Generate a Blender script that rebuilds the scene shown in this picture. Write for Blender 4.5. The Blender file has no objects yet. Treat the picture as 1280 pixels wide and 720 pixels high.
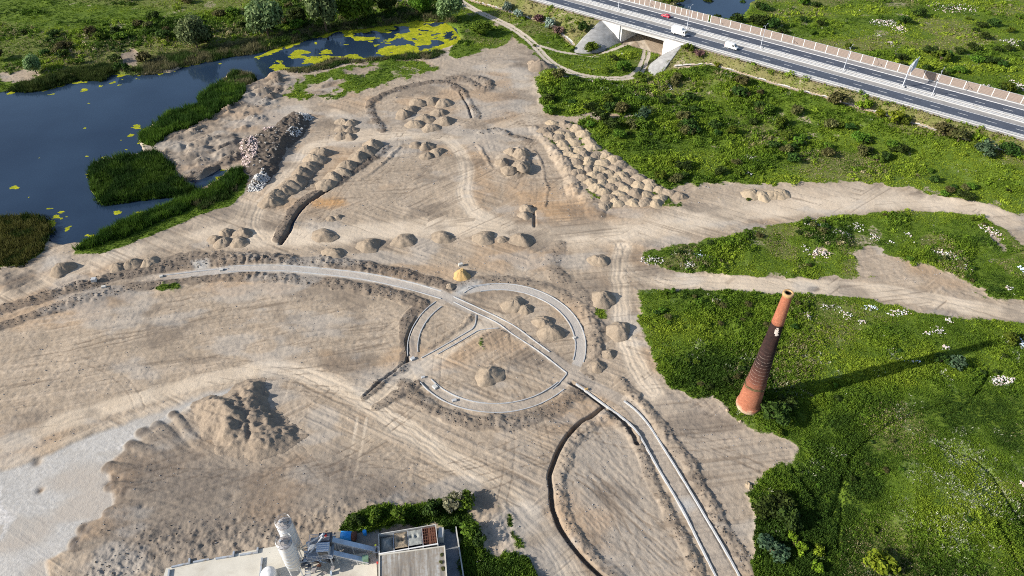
import bpy, math, random
import numpy as np
rng = np.random.default_rng(7); random.seed(7)
scene = bpy.context.scene
COL = scene.collection
PI = math.pi
# ------------------------------------------------------------------ survey: photo point -> point on the ground
F, TH, H = 850.0, math.radians(41.5), 120.0
ST, CT = math.sin(TH), math.cos(TH)
def P(px, py, z=0.0):
    u = (px-640)/F; v = (360-py)/F
    t = (z-H)/(-ST+v*CT)
    return np.array([u*t, (CT+v*ST)*t, z])
def PL(pts, z=0.0): return np.array([P(a, b, z)[:2] for a, b in pts])
def smooth(p, n=6, closed=False):
    p = np.asarray(p, float); out = []
    m = len(p)
    for i in range(m if closed else m-1):
        if closed: a, b, c, d = p[i-1], p[i], p[(i+1) % m], p[(i+2) % m]
        else: a, b, c, d = p[max(i-1, 0)], p[i], p[i+1], p[min(i+2, m-1)]
        for k in range(n):
            t = k/n
            out.append(.5*((2*b)+(-a+c)*t+(2*a-5*b+4*c-d)*t*t+(-a+3*b-3*c+d)*t**3))
    if not closed: out.append(p[-1])
    return np.array(out)
# highway frame: s along, t across (away from the camera)
HA = P(670, 0, 7.0); HB = P(1280, 172.5, 7.0)
hn = (HB-HA)[:2]/np.linalg.norm((HB-HA)[:2]); hp = np.array([-hn[1], hn[0]])
HANG = math.atan2(hn[1], hn[0])
def hw(s, t): return HA[:2]+hn*s+hp*t
HZ = 6.9
# ------------------------------------------------------------------ noise
TAB = rng.random((256, 256)).astype(np.float32)
def vn(x, y, seed=0):
    x = np.asarray(x, np.float32)+seed*17.31; y = np.asarray(y, np.float32)+seed*9.77
    xf = np.floor(x); yf = np.floor(y)
    xi = xf.astype(np.int32); yi = yf.astype(np.int32)
    fx = x-xf; fy = y-yf
    fx = fx*fx*(3-2*fx); fy = fy*fy*(3-2*fy)
    x0 = xi & 255; x1 = (xi+1) & 255; y0 = yi & 255; y1 = (yi+1) & 255
    a = TAB[y0, x0]; b = TAB[y0, x1]; c = TAB[y1, x0]; d = TAB[y1, x1]
    return (a+(b-a)*fx)*(1-fy)+(c+(d-c)*fx)*fy
def fbm(x, y, o=4, seed=0):
    r = 0; a = .5; n = 0
    for i in range(o):
        ca, sa = math.cos(.6*i), math.sin(.6*i)
        r = r+a*vn((x*ca-y*sa)*2**i, (x*sa+y*ca)*2**i, seed+i*3); n += a; a *= .5
    return r/n
def ss(x, a, b):
    t = np.clip((x-a)/(b-a), 0, 1); return t*t*(3-2*t)
# ------------------------------------------------------------------ ground lattice
def ypix(py):
    v = (360-py)/F; return H*(CT+v*ST)/(ST-v*CT)
ys = [ypix(p) for p in np.arange(790, -36, -1.0)]
d = ys[-1]-ys[-2]
while ys[-1] < 6000: d *= 1.16; ys.append(ys[-1]+d)
YS = np.array([-900, -300, -80, 0, 25, 38]+ys)
cs = np.linspace(-1.22, 1.22, 1320)
CS = np.concatenate([[-30, -8, -4, -2.4, -1.7, -1.5, -1.35, -1.27], cs, [1.27, 1.35, 1.5, 1.7, 2.4, 4, 8, 30]])
WY = np.maximum(59.9+.564*YS, 60)
NR, NC = len(YS), len(CS)
X = (WY[:, None]*CS[None, :]); Y = np.repeat(YS[:, None], NC, 1)
# outside columns must not blow up near rows
WX = (fbm(X/3.1, Y/3.1, 3, 1)-.5); WYn = (fbm(X/3.1, Y/3.1, 3, 9)-.5)
def block(x0, x1, y0, y1):
    r0 = max(np.searchsorted(YS, y0)-1, 0); r1 = min(np.searchsorted(YS, y1)+1, NR)
    if r1 <= r0: return None
    w = WY[r0:r1]
    lo = min((x0/w).min(), (x0/w).max()); hi = max((x1/w).max(), (x1/w).min())
    c0 = max(np.searchsorted(CS, lo)-1, 0); c1 = min(np.searchsorted(CS, hi)+1, NC)
    if c1 <= c0: return None
    return slice(r0, r1), slice(c0, c1)
def line_d(pts, maxd, closed=False, warp=0.0, want_s=False):
    """distance of every lattice point to a polyline (maxd where farther), signed side and run length"""
    D = np.full(X.shape, maxd, np.float32); S = np.zeros(X.shape, np.float32) if want_s else None
    SD = np.zeros(X.shape, np.float32) if want_s else None
    run = 0
    n = len(pts); m = n if closed else n-1
    for i in range(m):
        a = pts[i]; b = pts[(i+1) % n]; L = math.hypot(*(b-a))
        if L < 1e-6: continue
        e = maxd+warp
        bl = block(min(a[0], b[0])-e, max(a[0], b[0])+e, min(a[1], b[1])-e, max(a[1], b[1])+e)
        if bl is not None:
            x = X[bl]+warp*2*WX[bl]; y = Y[bl]+warp*2*WYn[bl]
            t = ((x-a[0])*(b[0]-a[0])+(y-a[1])*(b[1]-a[1]))/(L*L); tc = np.clip(t, 0, 1)
            dx = x-a[0]-tc*(b[0]-a[0]); dy = y-a[1]-tc*(b[1]-a[1])
            dd = np.hypot(dx, dy); k = dd < D[bl]
            D[bl] = np.where(k, dd, D[bl])
            if want_s:
                S[bl] = np.where(k, run+tc*L, S[bl])
                SD[bl] = np.where(k, np.sign((b[0]-a[0])*dy-(b[1]-a[1])*dx), SD[bl])
        run += L
    return (D, S, SD) if want_s else D
def inside(pts, warp=0.0):
    R = np.zeros(X.shape, bool)
    e = warp
    bl = block(pts[:, 0].min()-e, pts[:, 0].max()+e, pts[:, 1].min()-e, pts[:, 1].max()+e)
    if bl is None: return R
    x = X[bl]+warp*2*WX[bl]; y = Y[bl]+warp*2*WYn[bl]
    r = np.zeros(x.shape, bool)
    n = len(pts)
    for i in range(n):
        a = pts[i]; b = pts[i-1]
        if a[1] == b[1]: continue
        c = ((a[1] > y) != (b[1] > y)) & (x < (b[0]-a[0])*(y-a[1])/(b[1]-a[1])+a[0])
        r ^= c
    R[bl] = r
    return R
def poly_mask(pts, soft=1.0, warp=1.0):
    """1 inside the outline, 0 outside, soft and ragged edge"""
    D = line_d(pts, soft, True, warp); I = inside(pts, warp)
    return np.where(I, .5+.5*D/soft, .5-.5*D/soft).astype(np.float32)
def pm(px, soft=1.0, warp=1.0, z=0.0): return poly_mask(PL(px, z), soft, warp)
Z = ((fbm(X/22, Y/22, 3, 40)-.5)*.9).astype(np.float32)
Z *= ss(Y, 0, 60)
z32 = lambda: np.zeros(X.shape, np.float32)
G, TRK, DRK, PAL, ORG, GRY, DRY, THK = [z32() for _ in range(8)]   # grass, track, dark soil, pale silt, orange soil, grey soil, dry grass, thicket
# ------------------------------------------------------------------ grassland
gC = [(797, 362), (803, 385), (800, 400), (808, 420), (813, 445), (830, 480), (850, 493), (870, 500), (892, 497), (908, 510), (922, 526), (945, 535), (975, 545), (992, 549), (998, 560), (990, 574), (960, 590), (953, 600), (932, 613), (943, 640), (943, 662), (937, 693), (942, 730), (950, 800), (1500, 800), (1500, 430), (1280, 405), (1260, 403), (1147, 388), (1093, 376), (1020, 366), (960, 366), (880, 361)]
gB = [(800, 318), (825, 312), (847, 309), (900, 296), (960, 283), (1040, 271), (1127, 264), (1193, 263), (1227, 270), (1260, 291), (1280, 308), (1400, 380), (1400, 395), (1280, 377), (1227, 372), (1140, 357), (1077, 348), (960, 347), (880, 343), (855, 341), (827, 335)]
gD = [(668, 100), (673, 127), (687, 143), (720, 146), (722, 152), (740, 172), (757, 187), (783, 207), (820, 232), (833, 238), (860, 231), (907, 228), (960, 230), (1050, 228), (1093, 229), (1147, 240), (1160, 247), (1227, 256), (1290, 272), (1420, 320), (1600, 330), (1600, -60), (690, -60), (560, -40), (575, 3), (600, 20), (640, 45), (662, 62), (680, 82)]
gT = [(-300, -70), (600, -70), (575, 0), (600, 18), (630, 37), (640, 46), (630, 57), (593, 68), (574, 74), (560, 70), (572, 50), (560, 32), (480, 30), (420, 38), (353, 58), (320, 68), (233, 81), (163, 92), (97, 101), (33, 114), (0, 120), (-300, 170)]
gP = [(360, 120), (366, 108), (380, 98), (410, 88), (440, 82), (480, 74), (535, 77), (543, 86), (515, 97), (480, 106), (440, 118), (400, 124), (375, 126)]
gS = [(92, 318), (100, 302), (127, 298), (133, 288), (160, 275), (200, 258), (233, 246), (262, 234), (290, 214), (303, 208), (313, 222), (311, 238), (290, 256), (250, 268), (200, 290), (160, 306), (130, 318)]
gL = [(-60, 268), (0, 271), (27, 268), (53, 268), (64, 285), (60, 300), (50, 316), (28, 330), (0, 333), (-60, 340)]
gI = [(173, 172), (187, 160), (213, 142), (247, 132), (253, 117), (273, 104), (293, 104), (306, 110), (304, 122), (280, 138), (245, 156), (208, 170), (193, 183), (180, 181)]
gJ = [(280, 97), (293, 91), (312, 92), (320, 98), (314, 106), (300, 110), (284, 106)]
gK = [(111, 220), (116, 206), (143, 197), (180, 192), (192, 190), (205, 198), (218, 209), (215, 216), (233, 227), (246, 238), (232, 245), (187, 249), (150, 254), (127, 257), (113, 240)]
gM = [(427, 660), (432, 648), (470, 637), (520, 632), (550, 624), (575, 620), (582, 632), (590, 655), (602, 676), (600, 690), (622, 698), (635, 690), (655, 700), (680, 740), (575, 740), (575, 690), (572, 665), (545, 655), (475, 662), (440, 664)]
spots = [(318, 224, 3)]
for g, soft, warp in ((gC, 1.2, 1.6), (gB, 1.2, 1.8), (gD, 1.6, 2.2), (gT, 1.5, 1.5), (gP, 2.5, 4.0), (gS, .8, .8), (gL, .8, 1), (gI, .8, .6), (gJ, .8, .6), (gK, .6, .6), (gM, 1.0, 1.2)):
    G = np.maximum(G, pm(g, soft, warp))
for g in ([(192, 362), (205, 354), (228, 354), (226, 361), (200, 366)], [(745, 384), (755, 383), (762, 398), (752, 403), (743, 395)], [(622, 632), (632, 630), (642, 655), (634, 660)], [(640, 660), (650, 668), (655, 690), (640, 690)],
          [(832, 257), (850, 251), (858, 258), (838, 263)], [(882, 255), (898, 247), (905, 258), (893, 265)], [(600, 424), (606, 424), (608, 436), (602, 436)]):
    G = np.maximum(G, .75*pm(g, 1.0, 1.2))
farmask = ss(Y, 365, 395); G = np.maximum(G, farmask)
# bare spots inside the green
for g in ([(1060, 318), (1078, 313), (1105, 314), (1145, 330), (1192, 340), (1232, 364), (1222, 373), (1140, 359), (1080, 349), (1068, 335)], [(1225, 283), (1240, 290), (1262, 310), (1250, 316), (1236, 302)],
          [(1015, 312), (1035, 310), (1042, 320), (1020, 324)], [(1100, 232), (1150, 236), (1140, 243), (1105, 243)], [(723, 142), (760, 143), (800, 146), (790, 150), (745, 150), (722, 151)],
          [(380, 106), (410, 98), (430, 101), (425, 113), (395, 119), (378, 117)], [(430, 88), (470, 80), (475, 86), (440, 95)], [(150, 70), (165, 60), (178, 66), (176, 80), (158, 86), (152, 80)], [(0, 90), (40, 86), (60, 92), (30, 101), (0, 104)]):
    G = G*(1-.85*pm(g, 1.8, 3.5))
# wear: thin grass lets the earth through
G = np.clip(G-.5*ss(fbm(X/7, Y/7, 4, 22), .62, .78)*(Y < 360)*(1-.8*pm(gC, 2, 1)), 0, 1)
# thicket: tall weeds and scrub
thn = fbm(X/13, Y/13, 4, 61)
fieldC = pm(gC, 2, 1); fieldB = pm(gB, 2, 1); fieldD = pm(gD, 2, 1); fieldT = pm(gT, 2, 1)
upC = pm([(797, 362), (808, 420), (830, 482), (900, 500), (940, 540), (1000, 500), (1010, 440), (1000, 370)], 6, 6)
loC = pm([(930, 610), (1000, 600), (1030, 640), (1035, 690), (1020, 800), (940, 800)], 4, 4)
hfw = pm([(670, 158), (722, 152), (760, 185), (850, 240), (840, 258), (770, 262), (740, 250), (715, 215)], 2, 2); G = np.maximum(G, .8*hfw*ss(fbm(X/3, Y/3, 3, 141), .55, .66))
THK = np.maximum.reduce([upC*ss(thn, .35, .55), loC, fieldC*.55*ss(thn, .5, .66), fieldB*ss(thn, .36, .56)*.9, pm([(680, 90), (740, 95), (800, 100), (860, 90), (960, 120), (1010, 200), (1050, 224), (830, 232), (700, 143)], 8, 8)*ss(thn, .3, .52), fieldD*.45*ss(thn, .5, .68), fieldT*.6*ss(thn, .5, .64), pm(gM, 1, 1)])*G
hedge = pm([(60, 46), (170, 30), (330, 8), (470, -10), (560, -5), (560, 18), (480, 24), (400, 34), (300, 48), (170, 62), (60, 74)], 5, 6)
THK = np.maximum(THK, hedge*.9*G)
# dry slopes
DRY = np.maximum.reduce([pm([(590, -20), (670, 0), (740, 25), (735, 45), (690, 32), (640, 15)], 5, 5)*.75, pm([(855, 58), (960, 85), (1127, 128), (1285, 175), (1285, 200), (1190, 165), (1100, 140), (950, 100), (850, 72)], 4, 4)*.8,
    pm([(60, 65), (130, 58), (230, 42), (300, 30), (320, 55), (230, 75), (140, 88), (60, 92)], 5, 5)*.6, fieldC*.32*ss(fbm(X/16, Y/16, 3, 77), .5, .68), .5*fieldD*ss(fbm(X/30, Y/20, 3, 78), .5, .65), fieldB*.5*ss(fbm(X/9, Y/9, 3, 79), .5, .62)])*G
# meadow strips beyond the pond
bandn = vn((X*.25+Y)/9, (X*.97-Y*.25)/90, 5)
DRY = np.maximum(DRY, fieldT*.35*ss(bandn, .5, .7))
# lumpy growth
lump = fbm(X/1.7, Y/1.7, 3, 31); lump2 = fbm(X/5.5, Y/5.5, 3, 35)
lump3 = fbm(X/2.6, Y/2.6, 2, 38)
LUMPZ = G*(.10+.22*lump*(1-.4*DRY)+.22*ss(lump3, .4, .8)*(1-.5*DRY))+THK*G*(1.1*ss(lump2, .35, .75)+.45*lump)
Z += LUMPZ
NOB = np.ones(X.shape, np.float32)
# ------------------------------------------------------------------ highway bank and underpass
S_ = (X-HA[0])*hn[0]+(Y-HA[1])*hn[1]; T_ = (X-HA[0])*hp[0]+(Y-HA[1])*hp[1]
SL, SR = 49.6, 71.0                         # the opening
dzt = np.interp(S_, [-40, 14, 34, 80, 96, 260], [1.2, 1.2, -.3, -.3, 3.2, 3.2]); dtt = np.interp(S_, [-40, 14, 34, 80, 96, 260], [-8.6, -8.6, -18.5, -18.5, -5.6, -5.6])
bank = np.where(T_ > -1.2, HZ-.5, np.where(T_ > dtt, dzt+(HZ-.5-dzt)*(T_-dtt)/(-1.2-dtt), dzt*ss(T_, dtt-26, dtt)))
bank = np.where(T_ > 28.6, (HZ-.5)*(1-ss(T_, 28.6, 42)), bank)
gap = ss(S_, SL-1.2, SL-.5)*(1-ss(S_, SR+.5, SR+1.2))
CONES = ((38.5, 11.0, 19.0, 1), (80.5, 9.5, 19.0, -1))      # centre s, reach along s, reach across t, side facing the opening
def cone_z(k): return np.interp(k, [.0, .06, .66, .70, 1.0, 1.3], [6.2, 6.2, 2.3, 2.15, -.6, -.6])
bank = bank*(1-gap)-.6*gap*ss(T_, -30, -12)*(1-ss(T_, 40, 50))
for c0_, rs_, rt_, sg_ in CONES:
    sel_ = (T_ < .6) & ((S_-c0_)*sg_ > 0) & ((S_-c0_)*sg_ < 12) & (T_ > -24)
    bank = np.where(sel_, cone_z(np.hypot((S_-c0_)/rs_, np.minimum(T_+.8, 0)/rt_))-.8, bank)
bank = np.where((T_ < -1.0) & (T_ > -34) & (S_ > 49.4) & (S_ < 71.2), -.6*ss(-T_, 0, .1)*(1-ss(-T_, 14, 34)), bank)
inb = (T_ > dtt-26) & (T_ < 50)
onroad = ((T_ > -1.2) & (T_ < 28.6))
DRY = np.maximum(DRY, .95*((T_ < -.5) & (T_ > dtt-.5) & (~(gap > .5)))*G*(.65+.35*ss(fbm(X/4, Y/4, 3, 143), .4, .6)))
Z = np.where(onroad, bank-.15, Z*(1-.0*inb)+bank).astype(np.float32)
under = gap*(T_ > -2)*(T_ < 30)
G *= (1-under)
G *= ~onroad; THK *= ~onroad
for c0_, rs_, rt_, sg_ in CONES:
    THK *= ~((T_ < 0) & (np.abs(S_-c0_-sg_*5) < 8) & (T_ > -20)); G *= ~((T_ < 0) & ((S_-c0_)*sg_ > .3) & (np.hypot((S_-c0_)/rs_, (T_+.8)/rt_) < 1) & (np.abs(S_-c0_) < 12))
DRL = [np.array([hw(s, -8.4) for s in np.arange(-45, 16, 5)]+[hw(22, -11), hw(30, -15), hw(36, -18)]), np.array([hw(84, -13), hw(90, -9), hw(96, -5.6)]+[hw(s, -5.5) for s in np.arange(101, 240, 5)])]
for p_ in DRL:
    D = line_d(smooth(p_, 4), 2.5); G = G*ss(D, .45, .75); THK *= ss(D, 1.5, 2.4); Z -= LUMPZ*(1-ss(D, 1.2, 3)); LUMPZ *= ss(D, 1.2, 3); NOB *= ss(D, 2, 3)
# ------------------------------------------------------------------ ponds
WZ = -.75
wA = [(-300, 160), (0, 116), (13, 113), (33, 115), (67, 110), (97, 99), (127, 101), (143, 92), (163, 94), (213, 91), (233, 82), (260, 77), (287, 71), (320, 67), (353, 58), (387, 49), (420, 38), (453, 36), (487, 31), (520, 26), (553, 27), (570, 36), (576, 50), (566, 57), (548, 63), (533, 67), (507, 68), (480, 73), (453, 76), (420, 72), (395, 83), (380, 86), (353, 88), (338, 91), (328, 100), (320, 103), (317, 97), (308, 90), (293, 90), (281, 96), (284, 107), (293, 104), (273, 103), (252, 117), (246, 132), (213, 142), (186, 159), (172, 170), (174, 182), (180, 190), (190, 189), (205, 197), (219, 208), (217, 215), (234, 226), (248, 226), (262, 220), (276, 212), (283, 214), (272, 224), (252, 235), (233, 248), (200, 261), (160, 278), (133, 291), (127, 300), (100, 303), (80, 305), (64, 300), (64, 285), (54, 269), (27, 270), (0, 273), (-300, 290)]
wB = [(850, -60), (852, -5), (845, 8), (868, 14), (900, 24), (925, 24), (934, 12), (944, -4), (950, -60)]
WPA = PL(wA, WZ); WPB = PL(wB, WZ)
isl = np.maximum(pm(gK, 1, .5, WZ), 0)
WM = np.maximum(poly_mask(WPA, 2.0, .7)*(1-isl), poly_mask(WPB, 3.0, 1.5))
# ------------------------------------------------------------------ bare earth: roads, ridges, trenches
bare = (1-ss(G, .3, .6))*(1-ss(WM, .3, .6))*(~onroad)
bare = bare.astype(np.float32)
def road(px, w, soft=.8, amt=1.0, ruts=True, warp=.5):
    global TRK, Z, G, DRK
    p = smooth(PL(px), 8)
    D, S, SD = line_d(p, w+soft+1.5, warp=warp, want_s=True)
    m = (1-ss(D, w-soft, w+soft))*amt
    TRK = np.maximum(TRK, m)
    G = G*(1-m)
    if ruts:
        for r in (-.95, .95, -1.9, 2.1, .3):
            if abs(r) < w:
                wob = .35*(vn(S/14, S*0+r*7, 3)-.5)*2
                q = np.exp(-((D*SD-r-wob)/.28)**2)*m
                Z -= (.07*q).astype(np.float32)
    return m
road([(285, 296), (330, 298), (400, 296), (480, 288), (560, 283), (640, 290), (720, 291), (800, 290), (870, 277), (960, 262), (1040, 256), (1110, 252), (1170, 254), (1225, 262), (1262, 277), (1300, 296), (1400, 360)], 4.2, 1.6)
road([(700, 292), (780, 291), (860, 276), (960, 256), (1060, 246), (1130, 249)], 6.5, 3, .6, False)
road([(830, 349), (880, 352), (960, 356), (1040, 360), (1110, 365), (1170, 377), (1230, 387), (1300, 394), (1420, 404)], 3.0, .7)
road([(780, 308), (774, 330), (775, 365), (778, 400), (785, 430), (800, 465), (815, 490)], 2.4, 1.0)
road([(830, 350), (800, 345), (780, 330), (775, 305)], 2, 1, .6)
road([(780, 308), (790, 300), (820, 290)], 2, 1, .7); road([(776, 310), (768, 300), (740, 293), (700, 292)], 2, 1, .7)
road([(330, 300), (318, 285), (322, 262), (345, 235), (372, 205), (385, 185), (420, 176), (470, 171), (520, 169), (555, 173), (575, 190), (583, 215), (580, 240), (590, 262), (612, 275), (640, 285)], 2.5, 1.2)
road([(470, 170), (440, 158), (418, 142), (395, 137), (370, 140), (355, 165), (345, 190), (330, 215), (312, 245), (300, 275), (260, 292), (200, 304), (150, 318), (100, 335), (50, 352), (0, 372), (-60, 392)], 3.0, 1.5, .7)
road([(575, 178), (620, 160), (660, 150), (665, 120), (650, 95), (620, 85)], 4, 2.5, .45, False)
road([(0, 560), (100, 522), (200, 492), (280, 470), (340, 460), (390, 470), (440, 492), (470, 510), (520, 545), (570, 578), (620, 610), (655, 640), (690, 680), (715, 720), (730, 750)], 2.3, 1.0)
road([(470, 505), (500, 480), (540, 450), (590, 415), (620, 398)], 2.0, .7, .8)
road([(447, 522), (440, 560), (433, 598)], .32, .2, .9, False, .1); road([(459, 522), (452, 560), (444, 598)], .32, .2, .9, False, .1); road([(0, 585), (120, 545), (240, 500), (300, 475)], 2.2, .7, .5)
road([(250, 640), (330, 610), (440, 560), (520, 520), (560, 520)], 2, 1, .3)
# two-rut farm track by the underpass and its branch
for px, w in (([(565, -2), (600, 18), (640, 36), (662, 51), (675, 65), (692, 80), (720, 92), (750, 97), (783, 97), (798, 88), (806, 74), (808, 62), (803, 52), (796, 42)], 1.5), ([(668, 56), (700, 64), (727, 67), (750, 65), (775, 57), (790, 50)], .7)):
    p = smooth(PL(px), 8); D, S, SD = line_d(p, 7, warp=.25, want_s=True); q = ss(D, w+.8, w+5); Z -= LUMPZ*(1-q); LUMPZ *= q; NOB *= ss(D, w+2.5, w+5)
    m = 1-ss(D, w, w+.7); mid = np.exp(-(D/.35)**2)*(w > 1)*.75
    THK *= ss(D, w+.8, w+5); G = G*(1-m*(1-mid)); TRK = np.maximum(TRK, m*(1-mid)); PAL = np.maximum(PAL, m*(1-mid)*.35)
    Z = Z-(m*.12).astype(np.float32)
CLOD = z32()
def ridge(px, w, h, dark=.6, lumps=1.0, warp=.5, step=1.6, asis=False):
    """a bank of dumped soil: a row of overlapping lumps"""
    global Z, DRK, CLOD
    p = smooth(PL(px), 6) if not asis else px
    w = w*1.12
    D, S, SD = line_d(p, w*1.6, warp=warp, want_s=True)
    brk = .35+.95*vn(S/7, S*0+w, 19)
    prof = np.clip(1-(D/(w*(.6+.4*vn(S/step, SD*3, 13)+.25*brk)))**2, 0, 1)**.8
    fine = fbm(X/.75, Y/.75, 2, 21)-.5
    q = prof*(.35+.6*lumps*vn(S/(step*.6), D/(w*.7)*SD, 17)+.5*fine)*h*.82*np.clip(brk, .3, 1.1)
    Z = np.maximum(Z, Z+q).astype(np.float32)
    DRK = np.maximum(DRK, dark*ss(prof, .02, .35)*(.8+.5*fbm(X/2.2, Y/2.2, 2, 51)))
    CLOD = np.maximum(CLOD, prof*dark)
    return prof
def trench(px, w=.55, dep=1.1, spoil=None, dark=.8):
    global Z, DRK
    p = smooth(PL(px), 8)
    D = line_d(p, w*2.2, warp=.15)
    m = 1-ss(D, w*.7, w*1.25)
    Z = (Z-m*dep).astype(np.float32); DRK = np.maximum(DRK, m*dark)
# spoil banks along the north alley
ridge([(-40, 398), (0, 387), (67, 367), (133, 349), (187, 338), (233, 329), (320, 327), (420, 329), (487, 340), (533, 352), (556, 358)], 2.3, 1.3, .8)
ridge([(-40, 416), (0, 408), (40, 394), (100, 374), (150, 363), (200, 354), (260, 347), (320, 346), (403, 353), (470, 364), (527, 379)], 2.0, 1.0, .75)
ridge([(200, 328), (240, 320), (300, 322), (360, 326)], 2.4, .8, .6)
ridge([(700, 305), (690, 330), (702, 350)], 2.5, .7, .5); ridge([(690, 340), (715, 355), (730, 375), (742, 405), (742, 440)], 2.2, .7, .35)
ridge([(503, 460), (510, 440), (506, 415), (512, 395), (530, 380)], 1.6, .5, .85)
# around the roundabout
def arc(R, a0, a1, n=40): return np.array([[CX+R*math.cos(math.radians(a)), CY+R*math.sin(math.radians(a))] for a in np.linspace(a0, a1, n)])
CX, CY, RO, RI = -3.75, 115.7, 21.7, 19.2
ridge(arc(24.6, 212, 330), 1.9, .9, .6, asis=True); ridge(arc(24.4, -20, 60), 1.7, .6, .35, asis=True); ridge(arc(23.6, 60, 120), 1.6, .5, .55, asis=True)
ridge([(455, 497), (480, 475), (505, 455)], 1.0, .5, .8); ridge([(470, 508), (500, 492), (525, 478)], 1.2, .6, .7)
ridge([(590, 385), (590, 395), (575, 410), (550, 425), (535, 437)], .7, .5, .3); ridge([(605, 420), (640, 415), (655, 425)], .8, .5, .3)
# south-east alley banks and the long curved trench
ridge([(777, 478), (795, 498), (813, 517), (835, 545), (857, 573), (873, 605), (890, 637), (905, 665), (923, 693), (940, 725), (955, 760)], 1.5, 1.1, .35)
ridge([(755, 516), (775, 530), (793, 549), (803, 570), (812, 592), (827, 620), (847, 660), (868, 705), (885, 745)], 1.3, .9, .35)
ridge([(757, 520), (735, 535), (716, 555), (706, 580), (700, 605), (702, 630), (710, 655), (725, 680), (745, 700), (770, 722), (790, 745)], 1.5, .9, .2)
trench([(755, 509), (738, 521), (720, 533), (700, 560), (688, 590), (689, 612), (691, 632), (700, 657), (717, 683), (740, 708), (760, 726)], .45, 1.4)
trench([(712, 478), (735, 492), (757, 508), (775, 523), (790, 542), (797, 556)], .5, .9)
trench([(510, 450), (511, 440), (509, 425), (515, 410), (522, 398)], .5, .9)
trench([(456, 494), (475, 478), (500, 458), (512, 450)], .35, .5)
# trenches in the upper part
trench([(410, 237), (395, 247), (382, 256), (368, 274), (361, 290), (351, 305)], .6, 1.3)
ridge([(484, 184), (470, 196), (450, 210), (425, 226), (403, 238), (385, 246), (368, 262), (358, 280), (348, 300)], 1.6, 1.0, .9)
ridge([(405, 192), (392, 204), (378, 218), (362, 233), (348, 248), (338, 258)], 1.8, .7, .8)
ridge([(466, 183), (450, 194), (430, 212), (412, 226), (400, 234)], 1.6, .8, .7)
ridge([(500, 185), (488, 196), (470, 212), (450, 225)], .7, .7, .3, step=1.2)
ridge([(478, 164), (468, 148), (461, 133), (472, 122), (493, 113), (515, 107), (540, 103), (560, 105), (578, 115)], 1.7, 1.0, .85)
ridge([(566, 108), (578, 116), (588, 130), (596, 146)], 1.5, .8, .7); trench([(575, 116), (584, 130), (590, 147)], .4, .8)
ridge([(560, 99), (575, 98), (590, 104), (605, 112), (610, 105), (595, 97)], 2.4, 1.5, .6)
ridge([(602, 165), (620, 163), (640, 170), (662, 176)], 1.4, .9, .8)
ridge([(668, 160), (680, 173), (692, 187), (703, 203), (712, 222), (716, 240)], 2.2, 2.2, .05); ridge([(716, 215), (725, 235), (738, 255), (745, 268)], 2.8, .9, .0, step=1.0)
ridge([(667, 187), (675, 200), (681, 220), (684, 240), (681, 258)], .6, .5, .3); ridge([(598, 182), (608, 198), (614, 208)], .7, .6, .2)
trench([(665, 257), (668, 270), (668, 282)], .4, .7, dark=.6)
ridge([(625, 205), (632, 195), (642, 190), (652, 187), (655, 200), (652, 212), (642, 216)], 2.3, 2.0, .0)
# churned ground by the pond
ch = pm([(200, 180), (215, 165), (250, 150), (290, 125), (320, 100), (345, 92), (360, 105), (345, 130), (300, 160), (310, 190), (280, 215), (235, 225), (215, 200)], 3, 3)*bare
rd = (vn((X*.8+Y*.6+WX*2)/12, (X*.6-Y*.8+WYn*2)/1.5, 23)-.5)
Z += (ch*(1.9*np.abs(rd)*2*ss(fbm(X/5, Y/5, 3, 25), .35, .65)+.5*(lump-.3))).astype(np.float32); DRK = np.maximum(DRK, ch*(.25+.5*ss(fbm(X/6, Y/4, 3, 26), .45, .65)))
ridge([(215, 228), (245, 218), (275, 206), (300, 195), (312, 185)], 1.8, 1.3, .8); ridge([(345, 92), (350, 110), (340, 122), (325, 130)], 1.6, 1.2, .8)
ridge([(300, 145), (318, 148), (328, 150)], 2.6, 1.4, .3)
ch = pm([(395, 108), (430, 86), (480, 74), (505, 76), (470, 88), (430, 115), (385, 122)], 2, 2); Z += (ch*np.abs(rd)*1.6).astype(np.float32); DRK = np.maximum(DRK, .4*ch)
ch = pm([(0, 342), (40, 342), (45, 352), (20, 368), (0, 365)], 2, 2); Z += (ch*1.5*np.abs(rd)).astype(np.float32); DRK = np.maximum(DRK, .8*ch)
ch = pm([(45, 330), (60, 318), (80, 320), (75, 333), (50, 338)], 2, 2); PAL = np.maximum(PAL, .5*ch)
# ------------------------------------------------------------------ lower left: silt flat, tongues of tipped soil, rough slope above the plant
silt = pm([(305, 478), (285, 486), (240, 500), (180, 521), (110, 546), (40, 576), (-40, 604), (-200, 700), (-200, 860), (60, 860), (60, 700), (100, 682), (112, 660), (135, 645), (142, 637), (139, 605), (133, 583), (160, 558), (183, 546), (216, 526), (240, 505), (290, 490)], .5, .7)
PAL = np.maximum(PAL, silt*(.72+.28*ss(fbm(X/12, Y/7, 4, 71), .4, .62))); 
wht = pm([(0, 590), (18, 610), (26, 635), (15, 665), (0, 690), (-200, 760), (-200, 640)], 2, 2); PAL = np.maximum(PAL, 1.35*wht*ss(fbm(X/3, Y/3, 3, 73), .3, .5))
wh2 = pm([(130, 560), (170, 535), (220, 508), (262, 492), (240, 505), (200, 530), (165, 552), (150, 565)], 1.5, 1.5); PAL = np.maximum(PAL, 1.25*wh2)
Z -= (silt*.25).astype(np.float32)
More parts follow.
